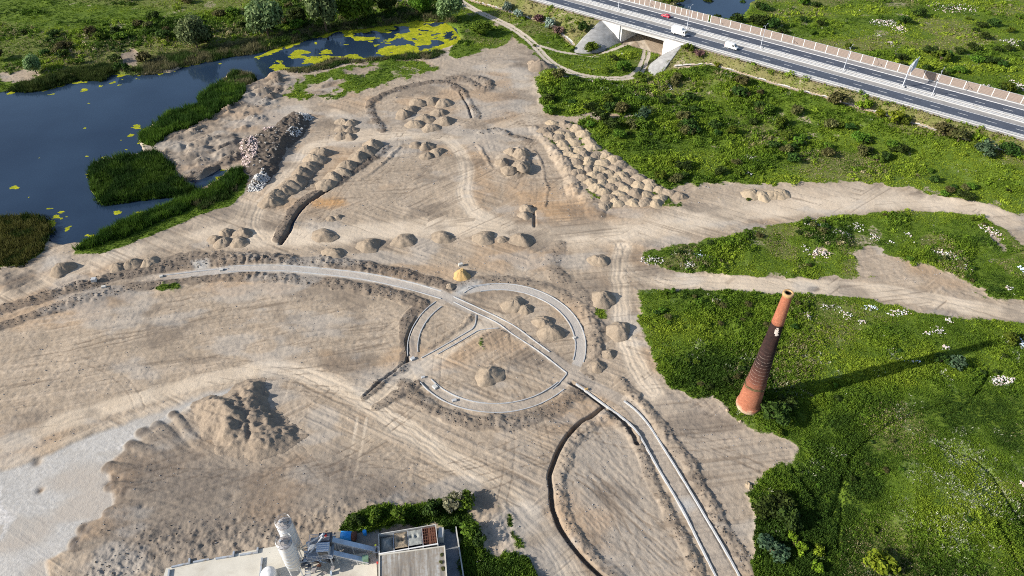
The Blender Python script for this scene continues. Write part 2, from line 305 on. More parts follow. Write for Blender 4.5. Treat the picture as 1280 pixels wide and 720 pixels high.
for (a, b, ww) in (((216, 518), (262, 572), 1.2), ((195, 532), (250, 580), 1.5), ((178, 540), (235, 575), 1.6), ((163, 556), (225, 580), 1.5), ((135, 585), (215, 592), 1.5), ((137, 608), (215, 610), 1.4), ((155, 617), (210, 620), 1.2), ((137, 640), (200, 622), 1.3), ((106, 662), (180, 640), 1.6), ((95, 680), (170, 655), 1.6)):
    p = np.array([P(*a)[:2], P(*b)[:2]]); D, S, SD = line_d(p, 3.5, warp=.35, want_s=True)
    L = np.linalg.norm(p[1]-p[0]); hgt = .5*(1-ss(S, 0, L)*.85)
    Z += (hgt*np.clip(1-(D/ww)**2, 0, 1)).astype(np.float32); PAL *= (1-.9*np.clip(1.3-(D/ww)**2, 0, 1)); DRK = np.maximum(DRK, .75*np.exp(-((S-.2)/1.2)**2)*(D < ww*1.1)+.35*np.clip(1.2-(D/ww)**2, 0, 1))
fan = pm([(140, 640), (137, 600), (135, 583), (163, 556), (216, 526), (262, 570), (320, 580), (420, 560), (470, 580), (560, 640), (430, 645), (200, 715), (90, 720)], 3, 2)
DRK = np.maximum(DRK, fan*(.38+.5*fbm(X/5, Y/5, 3, 87))); GRY = np.maximum(GRY, fan*.7)
rough = pm([(95, 745), (110, 690), (190, 660), (270, 650), (350, 640), (430, 628), (520, 632), (430, 650), (420, 672), (350, 690), (200, 712), (190, 745)], 2.5, 2.5)*bare
Z += (rough*(.6*fbm(X/.9, Y/.9, 3, 83)+.6*fbm(X/3, Y/3, 2, 84)-.3)).astype(np.float32); DRK = np.maximum(DRK, rough*.55*ss(fbm(X/1.4, Y/1.4, 3, 85), .35, .7))
CLOD = np.maximum(CLOD, rough*.07)
rough = pm([(580, 640), (600, 628), (640, 655), (640, 690), (605, 690), (592, 660)], 2, 2)*bare; Z += (rough*(1.2*fbm(X/1.6, Y/2.6, 3, 83)-.4)).astype(np.float32)
for px, py, r_ in ((46, 577, .9), (50, 612, .7), (157, 616, 1.0), (148, 598, .8), (289, 620, .9), (179, 634, .6), (136, 605, .8), (106, 660, .9), (97, 674, .8)):
    c_ = P(px, py); d_ = np.hypot((X-c_[0])/r_, (Y-c_[1])/r_); q = np.exp(-d_**2); Z = (Z-.3*q).astype(np.float32); DRK = np.maximum(DRK, .8*q*(.6+.8*fbm(X/.8, Y/.8, 2, 5))); PAL *= (1-q)
# colours of the soil
GRY = np.maximum.reduce([GRY, pm([(760, 520), (790, 560), (812, 610), (850, 690), (880, 760), (800, 760), (740, 700), (712, 640), (706, 600), (715, 560)], 3, 3)*.9, pm([(625, 560), (660, 560), (690, 640), (720, 720), (660, 720), (640, 640)], 4, 4)*.7, .5*pm([(800, 480), (880, 500), (990, 560), (930, 620), (940, 740), (900, 660), (850, 570)], 5, 5),
    .8*pm([(185, 215), (240, 180), (320, 130), (400, 130), (350, 210), (300, 260), (100, 340), (0, 380), (0, 350), (100, 322), (260, 280), (310, 240)], 6, 5), .6*pm([(560, 70), (660, 60), (690, 100), (660, 150), (600, 120), (530, 100)], 8, 6)])
ORG = np.maximum.reduce([pm([(385, 252), (400, 246), (430, 249), (432, 256), (405, 261), (388, 260)], 1.5, 1.5)*.95, .5*pm([(575, 180), (600, 190), (612, 240), (600, 260), (590, 220)], 4, 4), .6*pm([(640, 230), (690, 240), (760, 262), (800, 268), (700, 285), (650, 285)], 6, 5), .45*pm([(558, 440), (585, 438), (588, 455), (565, 460)], 2, 2), .35*pm([(420, 180), (460, 200), (420, 225), (400, 240)], 4, 4), .5*pm([(810, 240), (850, 240), (835, 258), (800, 262)], 3, 3), .3*ss(fbm(X/20, Y/14, 3, 91), .55, .7)*bare])
DRK = np.maximum(DRK, .55*bare*ss(fbm(X/16, Y/9, 5, 92), .55, .72)); PAL = np.maximum(PAL, .35*bare*ss(fbm(X/15, Y/8, 5, 93), .58, .72))
damp = pm([(1009, 360), (1014, 357.5), (1021, 358), (1026, 362), (1020, 365), (1011, 364.5)], .35, .3); DRK = np.maximum(DRK, damp*.9)
# gravel bed of the alleys
GRAV = z32()
alleys = {'n': [(-80, 412), (-20, 392), (60, 376), (140, 357), (200, 346), (285, 338), (340, 336), (387, 338), (453, 346), (507, 357), (553, 369), (582, 383), (620, 402), (657, 423), (690, 446), (712, 464), (735, 479), (760, 492), (785, 506), (800, 524), (815, 554), (838, 595), (866, 640), (888, 680), (908, 719), (930, 765)]}
al = smooth(PL(alleys['n']), 8)
D = line_d(al, 3, warp=.1); m = 1-ss(D, 1.35, 1.8); GRAV = np.maximum(GRAV, m*np.interp(X, [-102, -86, -16, -10, 0, 12], [0, .9, .9, .4, .3, .3])*(.7+.6*fbm(X/2.5, Y/2.5, 3, 133))); Z = (Z*(1-.8*m)).astype(np.float32)
R_ = np.hypot(X-CX, Y-CY); A_ = np.degrees(np.arctan2(Y-CY, X-CX))
ringm = ss(R_, RI-.1, RI+.3)*(1-ss(R_, RO-.3, RO+.1)); Z = (Z*(1-.8*ringm)).astype(np.float32)
GRAV = np.maximum(GRAV, ringm*np.where((A_ > -22) & (A_ < 112), 1.0, .35))
br = PL([(512, 456), (530, 447), (560, 432), (590, 414), (604, 405), (625, 408)])
D = line_d(br, 3, warp=.1); m = 1-ss(D, 1.0, 1.4); GRAV = np.maximum(GRAV, .2*m); Z = (Z*(1-.7*m)).astype(np.float32)
DRK *= (1-.8*GRAV)
gsp = pm([(566, 366), (574, 356), (590, 352), (600, 352), (590, 362), (575, 372)], 1.2, 1); PAL = np.maximum(PAL, gsp)
gs2 = pm([(848, 625), (862, 622), (870, 635), (860, 640), (850, 636)], .8, .6); PAL = np.maximum(PAL, .9*gs2)
gs3 = pm([(240, 327), (258, 325), (262, 336), (245, 338)], .8, .6); PAL = np.maximum(PAL, .9*gs3)
# ------------------------------------------------------------------ wheel marks, scraper furrows
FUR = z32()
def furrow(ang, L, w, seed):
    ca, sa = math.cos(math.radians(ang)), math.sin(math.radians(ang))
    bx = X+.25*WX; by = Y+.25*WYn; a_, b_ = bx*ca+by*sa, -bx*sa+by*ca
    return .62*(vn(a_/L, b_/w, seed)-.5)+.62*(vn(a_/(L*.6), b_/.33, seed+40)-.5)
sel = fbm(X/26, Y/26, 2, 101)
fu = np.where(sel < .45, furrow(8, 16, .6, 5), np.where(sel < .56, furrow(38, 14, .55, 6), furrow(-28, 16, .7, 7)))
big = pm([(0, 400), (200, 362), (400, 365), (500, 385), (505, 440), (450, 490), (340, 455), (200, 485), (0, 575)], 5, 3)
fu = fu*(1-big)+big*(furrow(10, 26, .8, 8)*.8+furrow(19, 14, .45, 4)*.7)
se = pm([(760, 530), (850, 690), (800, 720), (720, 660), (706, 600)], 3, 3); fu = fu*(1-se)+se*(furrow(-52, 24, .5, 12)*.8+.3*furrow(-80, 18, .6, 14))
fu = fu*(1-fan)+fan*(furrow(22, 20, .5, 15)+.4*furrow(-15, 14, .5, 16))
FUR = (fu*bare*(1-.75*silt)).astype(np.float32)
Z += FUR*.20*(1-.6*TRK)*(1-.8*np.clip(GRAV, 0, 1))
marks = 0
r2 = np.random.default_rng(11)
regs = [(40, 400, 480, 470), (130, 590, 560, 640), (420, 190, 640, 280), (240, 470, 700, 600), (690, 500, 860, 700), (480, 370, 730, 520), (560, 80, 680, 170), (780, 300, 820, 480), (620, 180, 740, 285), (320, 180, 420, 320)]
for k in range(120):
    a = regs[k % len(regs)]
    x, y = r2.uniform(a[0], a[2]), r2.uniform(a[1], a[3]); p0 = P(x, y)[:2]
    h = r2.normal([.2, .3, .9, -.3, -.6, -.9, .3, -.6, 1.6, 1.5, -1.0, .9][k % 10], .3); cur = r2.normal(0, .35); L = r2.uniform(14, 40); pts = [p0]
    for i in range(9):
        h += cur/9; pts.append(pts[-1]+np.array([math.cos(h), math.sin(h)])*L/9)
    D, S, SD = line_d(np.array(pts), 1.7, want_s=True)
    q = np.exp(-((D-.95)/.15)**2)*(bare*(1-ringm)*(1-GRAV))*(.4+.6*vn(S/3, S*0+k, 2))
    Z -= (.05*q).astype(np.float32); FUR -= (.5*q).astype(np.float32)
# earth grain
Z += (bare*(.16*(fbm(X/.9, Y/.9, 2, 111)-.5)+.25*(fbm(X/4, Y/4, 3, 112)-.5))*(1-.6*TRK)*(1-.75*silt)*(1-.7*np.clip(GRAV, 0, 1))).astype(np.float32)
# pits beside the trench and the goat paths in the weeds
for px in ([(990, 584), (1020, 640)], [(1060, 577), (1080, 556), (1110, 532), (1150, 515), (1200, 500), (1232, 485), (1260, 478)], [(1060, 577), (1054, 605), (1050, 640), (1046, 690)], [(1040, 645), (1052, 600)], [(1175, 560), (1210, 573), (1238, 590), (1250, 615), (1270, 650), (1300, 675)], [(1240, 660), (1260, 690), (1280, 720)], [(1235, 470), (1210, 505), (1180, 520)]):
    D = line_d(smooth(PL(px), 6), 1.6, warp=.4); m = np.exp(-(D/.5)**2); Z -= (.55*m*G).astype(np.float32); THK *= (1-.9*m)
# mound of flowering weeds, lower right
hm = np.exp(-(((X-P(1185, 640)[0])/11)**2+((Y-P(1185, 640)[1])/13)**2)**1.5); Z += (2.2*hm).astype(np.float32)
FLW = np.clip(ss(fbm(X/6, Y/6, 3, 121), .42, .6)*pm([(1150, 560), (1190, 558), (1235, 585), (1250, 640), (1240, 700), (1200, 740), (1120, 740), (1150, 690), (1170, 640), (1160, 600)], 6, 5), 0, 1)*G
FLW = np.maximum(FLW, .4*G*ss(fbm(X/5, Y/5, 3, 122), .64, .74)*(fieldC*.8+fieldD*.3+fieldB*.3))
# water beds
Z = np.where(WM > .02, np.minimum(Z, Z*(1-ss(WM, .1, .5))+(WZ-1.2*ss(WM, .35, .9)+.35*(1-ss(WM, .2, .5)))*ss(WM, .1, .5)), Z).astype(np.float32)
# stream dip under road platform handled above; plant platform is level
plant = pm([(195, 730), (205, 705), (350, 680), (430, 660), (590, 650), (585, 800), (190, 800)], 1.5, .3); Z = (Z*(1-.85*plant)).astype(np.float32)
def cell(x, y):
    r = np.clip(np.searchsorted(YS, y), 1, NR-1); r = np.where(np.abs(YS[r-1]-y) < np.abs(YS[r]-y), r-1, r)
    c = np.asarray(x)/WY[r]; k = np.clip(np.searchsorted(CS, c), 1, NC-1); k = np.where(np.abs(CS[k-1]-c) < np.abs(CS[k]-c), k-1, k)
    return r, k
def zat(x, y):
    r, k = cell(x, y); return float(Z[r, k])
def G3(px, py, dz=0.0):
    p = P(px, py)
    for _ in range(3): p = P(px, py, zat(p[0], p[1]))
    return np.array([p[0], p[1], zat(p[0], p[1])+dz])
# ------------------------------------------------------------------ materials
def new_mat(name):
    m = bpy.data.materials.new(name); m.use_nodes = True
    nt = m.node_tree; nt.nodes.clear()
    out = nt.nodes.new('ShaderNodeOutputMaterial'); b = nt.nodes.new('ShaderNodeBsdfPrincipled')
    nt.links.new(b.outputs[0], out.inputs[0]); return m, nt, b, out
class NB:
    """small node helper"""
    def __init__(s, nt): s.nt = nt
    def n(s, t, **k):
        o = s.nt.nodes.new(t)
        for a, b in k.items(): setattr(o, a, b)
        return o
    def l(s, a, b): s.nt.links.new(a, b)
    def val(s, sock, v):
        if hasattr(v, 'is_output'): s.l(v, sock)
        else: sock.default_value = v
    def math(s, op, a, b=0.5, c=None, clamp=False):
        o = s.n('ShaderNodeMath', operation=op, use_clamp=clamp); s.val(o.inputs[0], a); s.val(o.inputs[1], b)
        if c is not None: s.val(o.inputs[2], c)
        return o.outputs[0]
    def mix(s, f, a, b, mode='MIX'):
        o = s.n('ShaderNodeMix', data_type='RGBA', blend_type=mode); s.val(o.inputs[0], f)
        s.val(o.inputs[6], a if hasattr(a, 'is_output') else (*a, 1)); s.val(o.inputs[7], b if hasattr(b, 'is_output') else (*b, 1)); return o.outputs[2]
    def noise(s, scale, detail=4, rough=.55, vec=None, dist=0):
        o = s.n('ShaderNodeTexNoise'); o.inputs['Scale'].default_value = scale; o.inputs['Detail'].default_value = detail; o.inputs['Roughness'].default_value = rough; o.inputs['Distortion'].default_value = dist
        if vec is not None: s.l(vec, o.inputs['Vector'])
        return o.outputs[0]
    def ramp(s, f, a, b, lo=0.0, hi=1.0):
        o = s.n('ShaderNodeMapRange'); o.clamp = True; s.val(o.inputs[0], f); o.inputs[1].default_value = a; o.inputs[2].default_value = b; o.inputs[3].default_value = lo; o.inputs[4].default_value = hi; return o.outputs[0]
    def pos(s): return s.n('ShaderNodeNewGeometry').outputs['Position']
    def obj(s): return s.n('ShaderNodeTexCoord').outputs['Object']
    def attr(s, name):
        a = s.n('ShaderNodeAttribute'); a.attribute_name = name; q = s.n('ShaderNodeSeparateColor'); s.l(a.outputs['Color'], q.inputs[0]); return q.outputs[0], q.outputs[1], q.outputs[2], a.outputs['Alpha'], a.outputs['Color']
    def bump(s, h, strength, dist, b):
        o = s.n('ShaderNodeBump'); o.inputs['Strength'].default_value = strength; o.inputs['Distance'].default_value = dist; s.l(h, o.inputs['Height']); s.l(o.outputs[0], b.inputs['Normal'])
def simple(name, col, rough=.7, var=.25, scale=1.5, metal=0.0, bump=0.0, dirt=None, spec=.3):
    m, nt, b, _ = new_mat(name); k = NB(nt); o = k.obj()
    f = k.noise(scale, 5, .6, o)
    c = k.mix(k.ramp(f, .3, .7), tuple(v*(1-var) for v in col), tuple(min(v*(1+var), 1) for v in col))
    if dirt: c = k.mix(k.ramp(k.noise(scale*.6, 6, .65, o, .6), .5, .72, 0, .75), c, dirt)
    k.l(c, b.inputs['Base Color']); b.inputs['Roughness'].default_value = rough; b.inputs['Metallic'].default_value = metal; b.inputs['Specular IOR Level'].default_value = spec
    if bump: k.bump(k.noise(scale*6, 4, .6, o), bump, .05, b)
    return m
def ground_mat():
    m, nt, b, _ = new_mat('earth_and_grass'); k = NB(nt); p = k.pos()
    G_, T_, D_, P_, _c = k.attr('ga'); O_, R_, Y_, V_, _c = k.attr('gb'); U_, W_, H_, _a, _c = k.attr('gc')
    n1 = k.noise(.11, 6, .6, p); n2 = k.noise(1.3, 6, .65, p); n3 = k.noise(6, 3, .6, p)
    e = k.mix(k.ramp(n1, .35, .65), (.325, .263, .196), (.415, .343, .264))
    e = k.mix(k.ramp(n2, .35, .7, 0, .75), e, (.25, .198, .146))
    e = k.mix(k.math('MULTIPLY', R_, .9), e, k.mix(k.ramp(n2, .3, .7), (.255, .222, .185), (.35, .31, .262)))
    e = k.mix(O_, e, k.mix(k.ramp(n2, .35, .65), (.36, .20, .085), (.42, .27, .14)))
    e = k.mix(k.math('MULTIPLY', T_, .85), e, k.mix(k.ramp(n1, .4, .6), (.50, .415, .315), (.56, .475, .37)))
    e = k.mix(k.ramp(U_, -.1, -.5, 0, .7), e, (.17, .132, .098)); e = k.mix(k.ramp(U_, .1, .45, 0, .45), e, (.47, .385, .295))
    e = k.mix(k.math('MULTIPLY', D_, k.ramp(n2, .3, .6, .65, 1), clamp=True), e, k.mix(k.ramp(n2, .35, .65), (.070, .056, .046), (.155, .128, .106)))
    e = k.mix(k.math('MULTIPLY', V_, .8), e, k.mix(k.ramp(n3, .3, .7), (.34, .315, .285), (.47, .45, .42)))
    e = k.mix(k.math('MULTIPLY', P_, 1.0, clamp=True), e, k.mix(k.ramp(n2, .3, .75), (.34, .325, .30), k.mix(k.ramp(P_, .9, 1.3), (.44, .425, .395), (.62, .60, .58))))
    e = k.mix(k.ramp(n3, .62, .75, 0, .35), e, (.48, .43, .37))
    g1 = k.noise(.18, 5, .6, p); g2 = k.noise(2.2, 5, .7, p)
    g = k.mix(k.ramp(g1, .35, .65), (.045, .082, .011), (.10, .15, .016))
    g = k.mix(k.ramp(g2, .42, .75, 0, .8), g, (.14, .20, .024)); g = k.mix(k.ramp(g2, .5, .2, 0, .8), g, (.018, .032, .008))
    dry = k.mix(k.ramp(g2, .3, .7), (.115, .105, .038), (.24, .205, .105))
    g = k.mix(k.math('MULTIPLY', Y_, .85), g, dry)
    g = k.mix(k.math('MULTIPLY', W_, k.ramp(n3, .5, .62)), g, (.5, .52, .36))
    edge = k.ramp(k.math('ADD', G_, k.math('MULTIPLY', k.math('SUBTRACT', n2, .5), .9)), .38, .58)
    c = k.mix(edge, e, g); k.l(c, b.inputs['Base Color']); b.inputs['Roughness'].default_value = .95; b.inputs['Specular IOR Level'].default_value = .1
    h = k.math('ADD', k.math('MULTIPLY', n3, .5), n2); k.bump(h, .55, .16, b)
    return m
M_G = ground_mat()
def leaf_mat(name, rnd=True, tint=(1, 1, 1)):
    m, nt, b, out = new_mat(name); k = NB(nt); a = k.n('ShaderNodeAttribute'); a.attribute_name = 'col'
    c = a.outputs['Color']
    if rnd:
        oi = k.n('ShaderNodeObjectInfo'); hs = k.n('ShaderNodeHueSaturation'); k.l(c, hs.inputs['Color']); k.l(k.ramp(oi.outputs['Random'], 0, 1, .47, .525), hs.inputs['Hue']); k.l(k.ramp(oi.outputs['Random'], 0, 1, .7, 1.3), hs.inputs['Value']); c = hs.outputs[0]
    k.l(c, b.inputs['Base Color']); b.inputs['Roughness'].default_value = .75; b.inputs['Specular IOR Level'].default_value = .15
    t = k.n('ShaderNodeBsdfTranslucent'); k.l(c, t.inputs[0]); mx = k.n('ShaderNodeMixShader'); mx.inputs[0].default_value = .3
    k.l(b.outputs[0], mx.inputs[1]); k.l(t.outputs[0], mx.inputs[2]); k.l(mx.outputs[0], out.inputs[0]); return m
M_LEAF = leaf_mat('leaves', False); M_BUSH = leaf_mat('bush_leaves', True)
def water_mat():
    m, nt, b, _ = new_mat('pond_water'); k = NB(nt); p = k.pos()
    c = k.mix(k.ramp(k.noise(.02, 3, .5, p), .35, .65), (.010, .021, .043), (.022, .042, .075)); k.l(c, b.inputs['Base Color'])
    b.inputs['Roughness'].default_value = .07; b.inputs['Specular IOR Level'].default_value = .6; b.inputs['IOR'].default_value = 1.33
    k.bump(k.noise(1.6, 4, .6, p), .10, .05, b); return m
M_W = water_mat()
def soil_mat(name, a, bcol, dark):
    m, nt, b, _ = new_mat(name); k = NB(nt); p = k.pos(); n = k.noise(1.1, 6, .65, p); f = k.noise(7, 4, .6, p)
    oi = k.n('ShaderNodeObjectInfo').outputs['Random']
    c = k.mix(k.ramp(n, .3, .7), a, bcol); c = k.mix(k.ramp(f, .5, .72, 0, .6), c, dark); c = k.mix(k.ramp(oi, 0, 1, 0, .35), c, dark)
    k.l(c, b.inputs['Base Color']); b.inputs['Roughness'].default_value = .95; b.inputs['Specular IOR Level'].default_value = .1
    k.bump(k.math('ADD', n, k.math('MULTIPLY', f, .4)), .6, .25, b); return m
M_SOIL = soil_mat('heap_soil', (.25, .20, .148), (.36, .295, .222), (.15, .12, .092))
M_SOIL2 = soil_mat('sandy_heap_soil', (.345, .275, .19), (.43, .35, .25), (.22, .175, .125))
M_SAND = soil_mat('yellow_sand', (.46, .31, .13), (.52, .37, .18), (.35, .23, .1))
M_DSOIL = soil_mat('tipped_soil', (.22, .178, .138), (.34, .275, .208), (.12, .098, .078))
M_CLOD = soil_mat('clod_soil', (.095, .078, .064), (.20, .166, .135), (.05, .042, .035))
M_CONC = simple('concrete', (.47, .46, .43), .9, .15, .8, dirt=(.30, .28, .25), bump=.2)
M_KERB = simple('kerb_concrete', (.40, .41, .42), .85, .12, 1.2, dirt=(.30, .29, .27))
M_YARD = simple('yard_concrete', (.52, .49, .42), .9, .1, .25, dirt=(.36, .32, .26), bump=.15)
M_WHITE = simple('white_paint', (.70, .70, .69), .45, .05, 2)
M_WALLW = simple('white_wall', (.74, .74, .73), .8, .06, .5, dirt=(.55, .54, .5))
M_STEEL = simple('galvanised_steel', (.55, .57, .6), .4, .12, 2, metal=.6)
M_GREY = simple('grey_steel', (.30, .33, .37), .55, .2, 1.2, dirt=(.22, .18, .14))
M_DKGREY = simple('dark_steel', (.07, .08, .095), .6, .3, 1.5, dirt=(.12, .09, .07))
M_LBLUE = simple('pale_blue_steel', (.42, .50, .60), .5, .15, 1.0, dirt=(.30, .29, .28))
M_RUST = simple('rusty_steel', (.14, .06, .038), .85, .35, 2.5)
M_BLUE = simple('blue_paint', (.03, .30, .74), .45, .15, 2)
M_GREEN = simple('green_paint', (.13, .22, .15), .6, .2, 2)
M_RED = simple('red_paint', (.55, .03, .03), .4, .1, 2)
M_CARRED = simple('red_car_paint', (.50, .02, .05), .25, .05, 1, spec=.6)
M_YEL = simple('yellow_paint', (.72, .55, .03), .5, .1, 2)
M_HIVIS = simple('yellow_helmet', (.80, .78, .05), .4, .05, 2)
M_GLASS = simple('dark_glass', (.02, .025, .03), .08, .05, 2, spec=.8)
M_TYRE = simple('tyre_rubber', (.02, .02, .02), .85, .2, 3)
M_LAMP = simple('clear_lens', (.75, .75, .7), .2, .05, 2)
M_SKIN = simple('skin', (.45, .27, .19), .6, .1, 3)
M_CLOTH = simple('grey_work_clothes', (.24, .25, .27), .9, .2, 4)
M_DUST = simple('dusty_machine', (.30, .28, .27), .8, .35, 2.2, dirt=(.10, .09, .085))
M_ASPH = simple('asphalt', (.065, .078, .105), .85, .15, .35, dirt=(.085, .095, .115), bump=.1)
M_HARD = simple('hard_shoulder', (.22, .22, .23), .9, .12, .4, dirt=(.36, .34, .31))
M_MED = simple('median_concrete', (.27, .26, .25), .9, .15, .5, dirt=(.19, .19, .18))
M_PAINT = simple('road_paint', (.78, .78, .76), .7, .08, 1.5, dirt=(.5, .5, .48))
M_BARR = simple('barrier_panel', (.235, .19, .165), .85, .12, 1.5)
M_TRUNK = simple('bark', (.10, .075, .05), .95, .3, 4)
M_FROTH = simple('stone_revetment', (.29, .29, .285), .9, .22, .6, dirt=(.20, .195, .185), bump=.3)
# ------------------------------------------------------------------ mesh helpers
def np_mesh(name, V, Fq, mat, attrs=None, smooth_=False):
    me = bpy.data.meshes.new(name); V = np.ascontiguousarray(V, np.float32); Fq = np.ascontiguousarray(Fq, np.int32)
    n, w = Fq.shape
    me.vertices.add(len(V)); me.vertices.foreach_set('co', V.ravel()); me.loops.add(n*w); me.loops.foreach_set('vertex_index', Fq.ravel())
    me.polygons.add(n); me.polygons.foreach_set('loop_start', np.arange(0, n*w, w, dtype=np.int32))
    me.polygons.foreach_set('use_smooth', np.full(n, smooth_))
    me.update(calc_edges=True)
    for a, d in (attrs or {}).items():
        at = me.attributes.new(a, 'FLOAT_COLOR', 'POINT'); at.data.foreach_set('color', np.ascontiguousarray(d, np.float32).ravel())
    me.materials.append(mat); return me
def link(name, me, parent=None):
    o = bpy.data.objects.new(name, me); COL.objects.link(o)
    if parent: o.parent = parent
    return o
def struct(o, kind='structure'): o['kind'] = kind; return o
def tag(o, label, cat, group=None):
    o['label'] = label; o['category'] = cat
    if group: o['group'] = group
    return o
def thing(name, label, cat, loc=(0, 0, 0), rot=0, group=None):
    o = bpy.data.objects.new(name, None); COL.objects.link(o); o.location = loc; o.rotation_euler = (0, 0, rot); o.empty_display_size = .5
    return tag(o, label, cat, group)
def copy_tree(o, parent=None):
    c = o.copy(); COL.objects.link(c)
    if parent: c.parent = parent
    for ch in list(o.children): copy_tree(ch, c)
    return c
class MB:
    def __init__(s): s.v = []; s.f = []
    def add(s, v, f):
        k = len(s.v); s.v += [tuple(map(float, q)) for q in v]; s.f += [tuple(i+k for i in g) for g in f]; return s
    def box(s, c, d, rz=0, ry=0, taper=1.0):
        cr, sr = math.cos(rz), math.sin(rz); cy, sy = math.cos(ry), math.sin(ry); out = []
        for z in (-.5, .5):
            k = taper if z > 0 else 1
            for x, y in ((-.5, -.5), (.5, -.5), (.5, .5), (-.5, .5)):
                a, b_, g = x*d[0]*k, y*d[1]*k, z*d[2]
                a, g = a*cy+g*sy, -a*sy+g*cy
                out.append((c[0]+a*cr-b_*sr, c[1]+a*sr+b_*cr, c[2]+g))
        return s.add(out, [(3, 2, 1, 0), (4, 5, 6, 7), (0, 1, 5, 4), (1, 2, 6, 5), (2, 3, 7, 6), (3, 0, 4, 7)])
    def beam(s, a, b, w, h):
        a = np.array(a, float); b = np.array(b, float); d = b-a; d /= np.linalg.norm(d); sd = np.cross(d, (0, 0, 1))
        if np.linalg.norm(sd) < 1e-4: sd = np.array([1, 0, 0.])
        sd /= np.linalg.norm(sd); up = np.cross(sd, d); out = []
        for p in (a, b):
            for i, j in ((-1, -1), (1, -1), (1, 1), (-1, 1)): out.append(p+sd*i*w/2+up*j*h/2)
        return s.add(out, [(0, 1, 2, 3), (7, 6, 5, 4), (0, 4, 5, 1), (1, 5, 6, 2), (2, 6, 7, 3), (3, 7, 4, 0)])
    def tube(s, a, b, r, r2=None, n=10):
        a = np.array(a, float); b = np.array(b, float); r2 = r if r2 is None else r2; d = b-a; d /= np.linalg.norm(d)
        u = np.cross(d, (0, 0, 1)) if abs(d[2]) < .9 else np.cross(d, (1, 0, 0)); u /= np.linalg.norm(u); w = np.cross(d, u); out = []
        for p, q in ((a, r), (b, r2)):
            for i in range(n): t = 2*PI*i/n; out.append(p+u*q*math.cos(t)+w*q*math.sin(t))
        return s.add(out, [(i, (i+1) % n, n+(i+1) % n, n+i) for i in range(n)]+[tuple(range(n-1, -1, -1)), tuple(range(n, 2*n))])
    def lathe(s, prof, n=32, c=(0, 0), cap=(True, True)):
        out = []; m = len(prof)
        for r, z in prof:
            for i in range(n): t = 2*PI*i/n; out.append((c[0]+r*math.cos(t), c[1]+r*math.sin(t), z))
        f = [(j*n+i, j*n+(i+1) % n, (j+1)*n+(i+1) % n, (j+1)*n+i) for j in range(m-1) for i in range(n)]
        if cap[0]: f.append(tuple(range(n-1, -1, -1)))
        if cap[1]: f.append(tuple(range((m-1)*n, m*n)))
        return s.add(out, f)
    def prism(s, pts, z0, z1):
        n = len(pts); v = [(p[0], p[1], z0) for p in pts]+[(p[0], p[1], z1) for p in pts]
        return s.add(v, [tuple(range(n-1, -1, -1)), tuple(range(n, 2*n))]+[(i, (i+1) % n, n+(i+1) % n, n+i) for i in range(n)])
    def side(s, prof, y0, y1):
        """profile in x,z swept across y"""
        n = len(prof); v = [(p[0], y0, p[1]) for p in prof]+[(p[0], y1, p[1]) for p in prof]
        return s.add(v, [tuple(range(n)), tuple(range(2*n-1, n-1, -1))]+[(i, n+i, n+(i+1) % n, (i+1) % n) for i in range(n)])
    def grid(s, rows):
        m = len(rows); n = len(rows[0]); v = [p for r in rows for p in r]
        return s.add(v, [(j*n+i, j*n+i+1, (j+1)*n+i+1, (j+1)*n+i) for j in range(m-1) for i in range(n-1)])
    def mesh(s, name, mat, smooth_=False):
        me = bpy.data.meshes.new(name); me.from_pydata(s.v, [], s.f); me.materials.append(mat)
        if smooth_: me.polygons.foreach_set('use_smooth', [True]*len(me.polygons))
        me.update(); return me
    def build(s, name, mat, parent=None, smooth_=False, bevel=0, label=None):
        o = link(name, s.mesh(name, mat, smooth_), parent)
        if bevel:
            b = o.modifiers.new('bevel', 'BEVEL'); b.width = bevel; b.segments = 2; b.limit_method = 'ANGLE'
        if label: o['label'] = label
        return o
# ------------------------------------------------------------------ ground pieces from the lattice
idx = np.arange(NR*NC).reshape(NR, NC)
quads = np.stack([idx[:-1, :-1], idx[:-1, 1:], idx[1:, 1:], idx[1:, :-1]], -1).reshape(-1, 4)
cell_m = lambda A: ((A[:-1, :-1]+A[:-1, 1:]+A[1:, 1:]+A[1:, :-1])*.25).reshape(-1)
cg, ct, cv = cell_m(G), cell_m(TRK), cell_m(np.clip(GRAV, 0, 1))
kind = np.where(cg > .5, 1, np.where(cv > .6, 3, np.where(ct > .62, 2, 0)))
VV = np.stack([X, Y, Z], -1).reshape(-1, 3)
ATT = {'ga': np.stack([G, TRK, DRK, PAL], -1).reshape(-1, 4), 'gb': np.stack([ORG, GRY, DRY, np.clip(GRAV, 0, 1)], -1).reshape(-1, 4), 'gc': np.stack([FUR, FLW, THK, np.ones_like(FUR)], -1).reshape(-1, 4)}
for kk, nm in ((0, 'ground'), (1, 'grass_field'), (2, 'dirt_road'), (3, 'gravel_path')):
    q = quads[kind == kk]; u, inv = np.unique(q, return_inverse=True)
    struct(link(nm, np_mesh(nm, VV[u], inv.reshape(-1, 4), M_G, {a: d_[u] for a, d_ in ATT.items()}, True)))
for pts, nm in ((WPA, 'pond_water'), (WPB, 'far_pond_water')):
    c = pts.mean(0); q = c+(pts-c)*1.0
    x0, y0 = pts.min(0)-6; x1, y1 = pts.max(0)+6
    struct(MB().add([(x0, y0, WZ), (x1, y0, WZ), (x1, y1, WZ), (x0, y1, WZ)], [(0, 1, 2, 3)]).build(nm, M_W))
